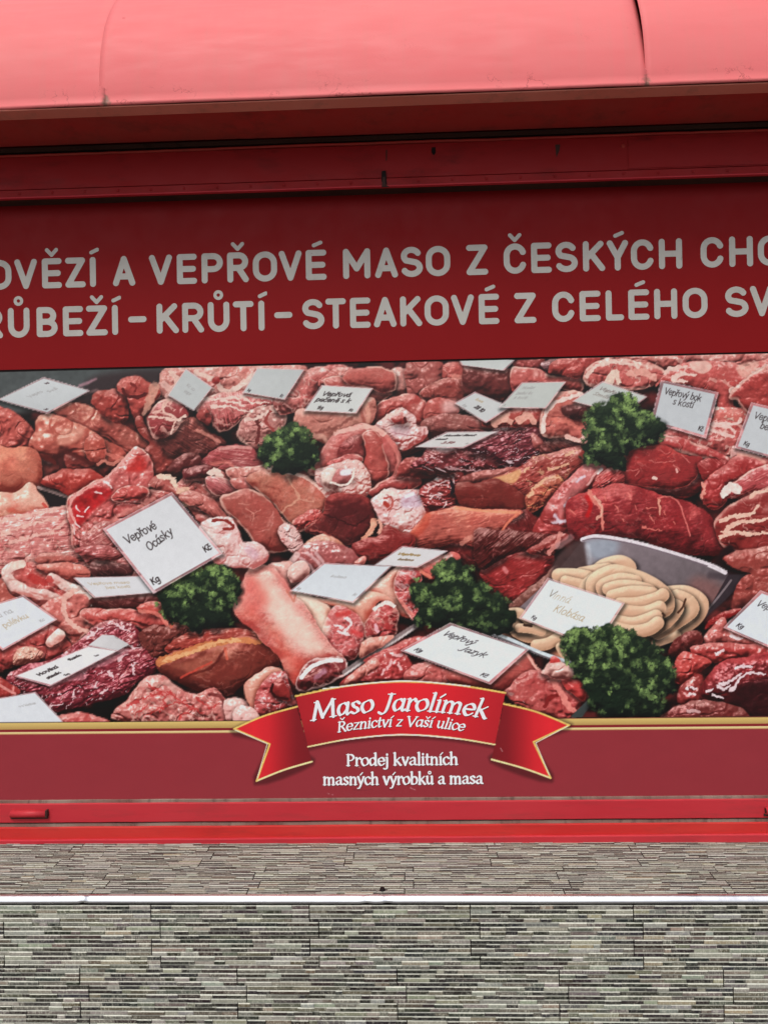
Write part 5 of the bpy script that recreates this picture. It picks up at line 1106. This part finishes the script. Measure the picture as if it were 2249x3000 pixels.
HDR = [ # character, left, right (pixels); the base line is interpolated
 ('O', -53, 52, 0), ('V', 65, 162, 0), ('Ě', 183, 268, 0), ('Z', 283, 370, 0), ('Í', 388, 415, 0), ('A', 487, 583, 0), ('V', 643, 742, 0), ('E', 762, 848, 0), ('P', 868, 960, 0),
 ('Ř', 978, 1070, 0), ('O', 1088, 1192, 0), ('V', 1200, 1298, 0), ('É', 1315, 1404, 0), ('M', 1475, 1592, 0), ('A', 1612, 1710, 0), ('S', 1719, 1817, 0), ('O', 1830, 1935, 0),
 ('Z', 2004, 2097, 0), ('Č', 2164, 2262, 0), ('E', 2282, 2370, 0), ('S', 2382, 2482, 0), ('K', 2504, 2599, 0), ('Ý', 2607, 2699, 0), ('C', 2710, 2809, 0), ('H', 2830, 2930, 0),
 ('C', 3009, 3109, 0), ('H', 3132, 3234, 0), ('O', 3255, 3360, 0),
 ('R', -80, 15, 1), ('Ů', 37, 130, 1), ('B', 160, 250, 1), ('E', 273, 360, 1), ('Ž', 373, 465, 1), ('Í', 483, 510, 1), ('-', 553, 632, 1), ('K', 675, 770, 1), ('R', 785, 878, 1),
 ('Ů', 895, 988, 1), ('T', 1003, 1092, 1), ('Í', 1112, 1138, 1), ('-', 1180, 1258, 1), ('S', 1296, 1395, 1), ('T', 1400, 1488, 1), ('E', 1505, 1593, 1), ('A', 1607, 1704, 1),
 ('K', 1720, 1814, 1), ('O', 1825, 1929, 1), ('V', 1939, 2037, 1), ('É', 2057, 2145, 1), ('Z', 2210, 2304, 1), ('C', 2372, 2469, 1), ('E', 2490, 2580, 1), ('L', 2602, 2680, 1),
 ('É', 2699, 2789, 1), ('H', 2810, 2909, 1), ('O', 2932, 3039, 1), ('S', 3110, 3215, 1), ('V', 3222, 3322, 1)]
def header_letter(ch, l, r, row):
    pl, pr_ = 600 + 0, 0
    px0, px1 = l / 1.467, r / 1.467; pc = (px0 + px1) / 2
    base = (849.3 - .0313 * pc) if row == 0 else (991.2 - .0290 * pc)
    cap = 87.6 + 1.6 * pc / 2249
    g, acc = HACC.get(ch, (ch, None)); w = px1 - px0; R_ = 8.8
    x0, x1 = W(px0, base, YS)[0], W(px1, base, YS)[0]; zb, zt = W(pc, base, YS)[1], W(pc, base - cap, YS)[1]
    k = (zt - zb) / cap; rr = R_ * k; sl = (x1 - x0)
    paths = [np.array([(x0 + rr + p[0] * max(sl - 2 * rr, 1e-6), zb + rr + p[1] * (zt - zb - 2 * rr)) for p in s]) for s in HG[g]]
    mid = (x0 + x1) / 2
    if acc == 'v': paths.append(np.array([(mid - 14 * k, zt + 24.5 * k), (mid, zt + 9.5 * k), (mid + 14 * k, zt + 24.5 * k)]))
    if acc == '/': paths.append(np.array([(mid - (2 if g != 'I' else 0) * k - 4 * k, zt + 13 * k), (mid + 14 * k, zt + 21 * k)]))
    if acc == 'o': paths.append(np.array([(mid + 9.8 * k * math.cos(t), zt + 20 * k + 9.8 * k * math.sin(t)) for t in np.linspace(0, 2 * math.pi, 19)]))
    def fn(X, Z):
        d = np.full(X.shape, -1e9)
        for i, P in enumerate(paths):
            rad = rr if i < len(HG[g]) else {'v': 5.6, '/': 5.6, 'o': 4.6}[acc] * k
            d = np.maximum(d, sd_path(X, Z, P, rad))
        return d
    V, F = march(fn, x0 - 8 * k, x1 + 8 * k, zb - 4 * k, zt + 40 * k, 1.5 * k)
    sk = -.0 
    return mesh('letter', [(x, YS - .0006, z) for x, z in V], F, M['letter'], sign)
for a in HDR: header_letter(*a)

# lower panel: print, gold bands, ribbon and maroon field, painted on one fine grid and then cut into its pieces
def build_print():
    S = 1.95
    sxs = np.concatenate([np.arange(-620, -24, 6.0), np.arange(-24, 2274, S), np.arange(2274, 2860, 6.0)])
    xs = np.array([W(p, 1600, YS)[0] for p in sxs]); keep = np.abs(xs) < SX; xs = xs[keep]
    zt_, zb_ = W(1124, 1020, YS)[1], W(1124, 2364, YS)[1]
    zs = np.linspace(zt_, zb_, int(1344 / S)); GX, GZ = np.meshgrid(xs, zs)
    X, Y = PX(GX, GZ, YS)
    cv = Canvas(X, Y)
    paint_picture(cv)
    meat_mask = cv.I.copy(); top_edge = 1090 - 55 * X / 2249; bot_edge = 2116 - 17.5 * X / 2249
    # ---- the field below the picture
    low = cv.new('lower_panel'); gold = cv.new('gold_band'); rib = cv.new('ribbon'); 
    m = Y > bot_edge
    cv.C[m] = col((141, 46, 54)); cv.I[m] = low
    cv.C *= np.where(m, 1 + .03 * (fbm(X / 50, Y / 30, 3) - .5), 1)[..., None]
    e = Y - bot_edge
    def band(a, b, c0, c1):
        t = np.clip((e - a) / (b - a), 0, 1); al = sst(a - .9, a + .9, e) * (1 - sst(b - .9, b + .9, e))
        c = col(c0) + (col(c1) - col(c0)) * t[..., None]; cv.over(np.s_[:, :], c, al, gold)
    a_in = sst(-.9, .9, e); cv.over(np.s_[:, :], col((40, 26, 20)), a_in * (1 - sst(1.2, 3, e)), gold)
    band(2.5, 22, (214, 186, 112), (176, 142, 84)); band(22, 29, (120, 24, 34), (136, 30, 40)); band(29, 36, (232, 214, 160), (200, 172, 110))
    def arcpts(pts): return cat_rom(T(7, pts), False, 10)
    GA, GB = (226, 190, 104), (240, 220, 160)
    def piece(P, fn, name_id):
        w = cv.win(P, 8); d = sd_poly(cv.X[w], cv.Y[w], P); cv.over(w, fn(cv.X[w], cv.Y[w]), sst(-.9, .9, d), name_id)
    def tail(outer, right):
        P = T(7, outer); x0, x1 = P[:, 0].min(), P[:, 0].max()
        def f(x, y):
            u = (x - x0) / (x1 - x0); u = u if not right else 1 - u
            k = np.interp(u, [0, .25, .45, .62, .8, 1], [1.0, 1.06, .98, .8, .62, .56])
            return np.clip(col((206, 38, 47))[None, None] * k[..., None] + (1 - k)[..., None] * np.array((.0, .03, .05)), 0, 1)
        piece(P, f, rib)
    lt_top = cat_rom([(72, 290), (205, 232), (360, 188)], False, 6); lt_bot = cat_rom([(428, 440), (300, 478), (175, 528)], False, 6)
    tl = [tuple(p) for p in lt_top] + [tuple(p) for p in lt_bot] + [(235, 360)]
    rt_top = cat_rom([(1305, 175), (1455, 212), (1605, 273)], False, 6); rt_bot = cat_rom([(1520, 515), (1395, 470), (1250, 430)], False, 6)
    tr_ = [tuple(p) for p in rt_top] + [(1442, 350)] + [tuple(p) for p in rt_bot]
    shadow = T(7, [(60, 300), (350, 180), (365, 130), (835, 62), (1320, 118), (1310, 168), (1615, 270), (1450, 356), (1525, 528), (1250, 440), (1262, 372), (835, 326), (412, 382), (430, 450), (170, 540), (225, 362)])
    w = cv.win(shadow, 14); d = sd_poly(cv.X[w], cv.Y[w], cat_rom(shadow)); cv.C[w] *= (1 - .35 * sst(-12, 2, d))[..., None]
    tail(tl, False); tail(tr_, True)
    for pth in (lt_top, rt_top): line(cv, 7, [tuple(p) for p in pth], 2.6, GA, wob=0, ident=rib, soft=.9)
    for pth in (lt_bot, rt_bot): line(cv, 7, [tuple(p) for p in pth], 2.6, GB, wob=0, ident=rib, soft=.9)
    for pth in ([(72, 290), (235, 360), (175, 528)], [(1605, 273), (1442, 350), (1520, 515)]): line(cv, 7, pth, 2.6, GA, wob=0, ident=rib, soft=.9, smooth=False)
    line(cv, 7, [(78, 296), (224, 358), (178, 515)], 1.0, (250, 240, 214), wob=0, ident=rib, smooth=False, soft=.8); line(cv, 7, [(1598, 278), (1452, 354), (1514, 500)], 1.0, (250, 240, 214), wob=0, ident=rib, smooth=False, soft=.8)
    top = cat_rom([(353, 140), (590, 93), (835, 74), (1080, 88), (1313, 125)], False, 8); bot = cat_rom([(1265, 362), (1060, 330), (835, 317), (610, 335), (410, 372)], False, 8)
    P = T(7, [tuple(p) for p in top] + [tuple(p) for p in bot])
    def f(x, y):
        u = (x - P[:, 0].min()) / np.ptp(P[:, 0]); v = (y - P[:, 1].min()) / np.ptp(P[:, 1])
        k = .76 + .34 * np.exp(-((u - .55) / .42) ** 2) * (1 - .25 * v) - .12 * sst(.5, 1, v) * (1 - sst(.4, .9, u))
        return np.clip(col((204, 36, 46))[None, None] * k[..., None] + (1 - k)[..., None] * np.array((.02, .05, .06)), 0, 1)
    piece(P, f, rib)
    line(cv, 7, [tuple(p) for p in top], 2.7, GA, wob=0, ident=rib, soft=.9); line(cv, 7, [tuple(p) for p in bot], 2.2, GB, wob=0, ident=rib, soft=.9)
    line(cv, 7, [(480, 106), (835, 70), (1150, 95)], 1.6, (252, 246, 228), wob=0, ident=rib, soft=1); line(cv, 7, [(560, 342), (835, 316), (1110, 337)], 1.4, (252, 246, 228), wob=0, ident=rib, soft=1)
    # scuffs on the maroon field
    for p in ('500,586 506,588', '1290,378 1300,392', '640,463 650,470', '880,560 900,570', '520,590 524,592', '1395,160 1399,168'): line(cv, 7, p, .9, (226, 200, 200), a=.6, soft=1)
    for p in ('612,568 660,572 700,566', '780,566 800,572 812,568'): line(cv, 7, p, .8, (110, 40, 50), a=.7, soft=1)
    # ---- mild grain over the whole print, then cut into meshes
    isp = (cv.I != low) & (cv.I != gold) & (cv.I != rib)
    cv.C = np.clip(cv.C, 0, 1)
    ids = cv.I; names = cv.names; bottom = zb_
    keepv = Y > top_edge
    lin_c = lin(cv.C * 255.0) * PRINT_GAIN
    lin_c = np.clip(lin_c, .004, .9)
    # number of pieces: the large meat cuts are parts, slivers join one part of scraps
    inview = (X > 0) & (X < 2249) & keepv & (Y < bot_edge + 250)
    cnt = np.bincount(ids[inview], minlength=len(names))
    cuts = [k for k, (nm, _) in enumerate(names) if nm == 'printed_meat_cut']
    cuts.sort(key=lambda k: -cnt[k]); big = set(cuts[:96])
    scraps = len(names); names.append(('printed_meat_scraps', None)); remap = np.arange(len(names))
    for k in cuts:
        if k not in big: remap[k] = scraps if cnt[k] > 0 else 0
    ids = remap[ids]
    H_, W_ = X.shape
    vid = np.arange(H_ * W_).reshape(H_, W_)
    cell = ids[:-1, :-1]; ok = keepv[:-1, :-1] & keepv[1:, :-1]
    quads = np.stack([vid[1:, :-1], vid[1:, 1:], vid[:-1, 1:], vid[:-1, :-1]], -1)
    pos = np.stack([GX, np.full_like(GX, YS), GZ], -1).reshape(-1, 3); colr = lin_c.reshape(-1, 3)
    made = {}
    # the sheet itself lies a fraction of a millimetre behind the pictured things
    g2 = np.s_[::2, ::2]; vb = np.arange(X[g2].size).reshape(X[g2].shape); okb = keepv[g2] & (ids[g2] != low) & (ids[g2] != gold) & (ids[g2] != rib)
    okb = keepv[g2] & (Y[g2] < bot_edge[g2] + 1); okq = okb[:-1, :-1] & okb[1:, :-1]
    qb = np.stack([vb[1:, :-1], vb[1:, 1:], vb[:-1, 1:], vb[:-1, :-1]], -1)[okq]
    posb = np.stack([GX[g2], np.full_like(GX[g2], YS + .0005), GZ[g2]], -1).reshape(-1, 3); colb = lin_c[g2].reshape(-1, 3)
    for k, (nm, lab) in enumerate(names):
        sel = ok & (cell == k)
        if not sel.any() or (nm.startswith('printed') and sel.sum() < 12): continue
        q, ps_, cl_ = (qb, posb, colb) if nm == 'photo_print' else (quads[sel], pos, colr)
        u, inv = np.unique(q, return_inverse=True); q = inv.reshape(-1, 4)
        me = bpy.data.meshes.new(nm); me.vertices.add(len(u)); me.vertices.foreach_set('co', ps_[u].astype(np.float32).ravel())
        me.loops.add(q.size); me.loops.foreach_set('vertex_index', q.astype(np.int32).ravel())
        me.polygons.add(len(q)); me.polygons.foreach_set('loop_start', np.arange(0, q.size, 4, dtype=np.int32)); me.polygons.foreach_set('loop_total', np.full(len(q), 4, np.int32))
        me.update(); ca = me.color_attributes.new('Col', 'FLOAT_COLOR', 'POINT')
        cc = np.ones((len(u), 4), np.float32); cc[:, :3] = cl_[u]; ca.data.foreach_set('color', cc.ravel())
        me.materials.append(M['print']); o = bpy.data.objects.new(nm, me); C.objects.link(o); made[k] = o
        if nm == 'photo_print': photo = o
        if lab: o['label'] = lab
        if nm == 'printed_meat_scraps': o['kind'] = 'stuff'
    for k, o in made.items(): o.parent = photo if names[k][0].startswith('printed') else sign
    return {names[k][0]: o for k, o in made.items()}
PRINT_GAIN = 1.17
parts = build_print()

# printed lettering on ribbon and lower panel: broad-nib strokes with serifs
def text_m():
    m, n, l, p = nodes('white_print'); p.inputs['Base Color'].default_value = lc(240, 240, 244); p.inputs['Roughness'].default_value = .35
    p.inputs['Specular IOR Level'].default_value = .3; return m
M['white'] = text_m()
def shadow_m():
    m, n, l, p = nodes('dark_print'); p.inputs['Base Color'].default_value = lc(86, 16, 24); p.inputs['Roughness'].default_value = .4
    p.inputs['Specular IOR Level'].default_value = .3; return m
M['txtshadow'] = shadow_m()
def nib_line(txt, x0, x1, base, xh, thick, thin, slant, double_a, parent, sp=.0):
    """base(px) -> photo row of the base line (both in ribbon-tile pixels); xh = x-height there"""
    ps, ser, adv = text_strokes(txt, serif=True, slant=slant, double_a=double_a, sp=sp); kx = (x1 - x0) / adv
    def world(P):
        tx = x0 + P[:, 0] * kx; b = np.array([base(t) for t in tx]); sl = np.array([(base(t + 1) - base(t - 1)) / 2 for t in tx])
        ty = b - P[:, 1] * xh; tx = tx + P[:, 1] * xh * sl
        return np.array([W(640 + a / 1.564, 1950 + c / 1.564, YS) for a, c in zip(tx, ty)])
    U = abs(W(641, 2200, YS)[0] - W(640, 2200, YS)[0]) / 1.564      # metres per ribbon-tile pixel
    segs = []
    for P in ps:
        fine = isinstance(P, tuple); Q = world(P[0] if fine else P)
        for a, b in zip(Q[:-1], Q[1:]):
            an = math.atan2(b[1] - a[1], b[0] - a[0]); t = abs(math.sin(an - math.radians(18)))
            segs.append((a, b, (thin * 1.35 if fine else thin + (thick - thin) * t ** 1.3) * U))
    for s in ser:
        Q = world(np.array(s)); segs.append((Q[0], Q[1], thin * U))
    A = np.array([s[0] for s in segs] + [s[1] for s in segs]); pad = thick * U * 2
    h = .62 * U * 1.0
    x_0, x_1, z_0, z_1 = A[:, 0].min() - pad, A[:, 0].max() + pad, A[:, 1].min() - pad, A[:, 1].max() + pad
    def fn(X, Z):
        D = np.full(X.shape, -1e9); xs = X[0]
        for a, b, r in segs:
            i0 = np.searchsorted(xs, min(a[0], b[0]) - r * 2); i1 = np.searchsorted(xs, max(a[0], b[0]) + r * 2)
            zs = Z[:, 0]; j0 = np.searchsorted(zs, min(a[1], b[1]) - r * 2); j1 = np.searchsorted(zs, max(a[1], b[1]) + r * 2)
            w = np.s_[j0:j1, i0:i1]; D[w] = np.maximum(D[w], sd_path(X[w], Z[w], np.array([a, b]), r))
        return D
    h = .00062
    V, F = march(fn, x_0, x_1, z_0, z_1, h)
    mesh('lettering', [(x, YS - .0008, z) for x, z in V], F, M['white'], parent)
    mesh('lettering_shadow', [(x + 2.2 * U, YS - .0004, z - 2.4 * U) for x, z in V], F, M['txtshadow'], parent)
rb = parts['ribbon']; lp = parts['lower_panel']
nib_line('Maso Jarolímek', 425, 1225, lambda t: 205 + (t - 850) ** 2 * 2.55e-4, 52, 8.0, 2.5, .2, False, rb)
nib_line('Řeznictví z Vaší ulice', 545, 1122, lambda t: 277 + (t - 850) ** 2 * 3.0e-4, 30, 4.5, 1.7, .2, False, rb)
nib_line('Prodej kvalitních', 586, 1098, lambda t: 458 - (t - 583) * .0117, 34.5, 5.2, 1.9, 0, True, lp)
nib_line('masných výrobků a masa', 479, 1212, lambda t: 546 - (t - 477) * .0082, 34.5, 5.2, 1.9, 0, True, lp)
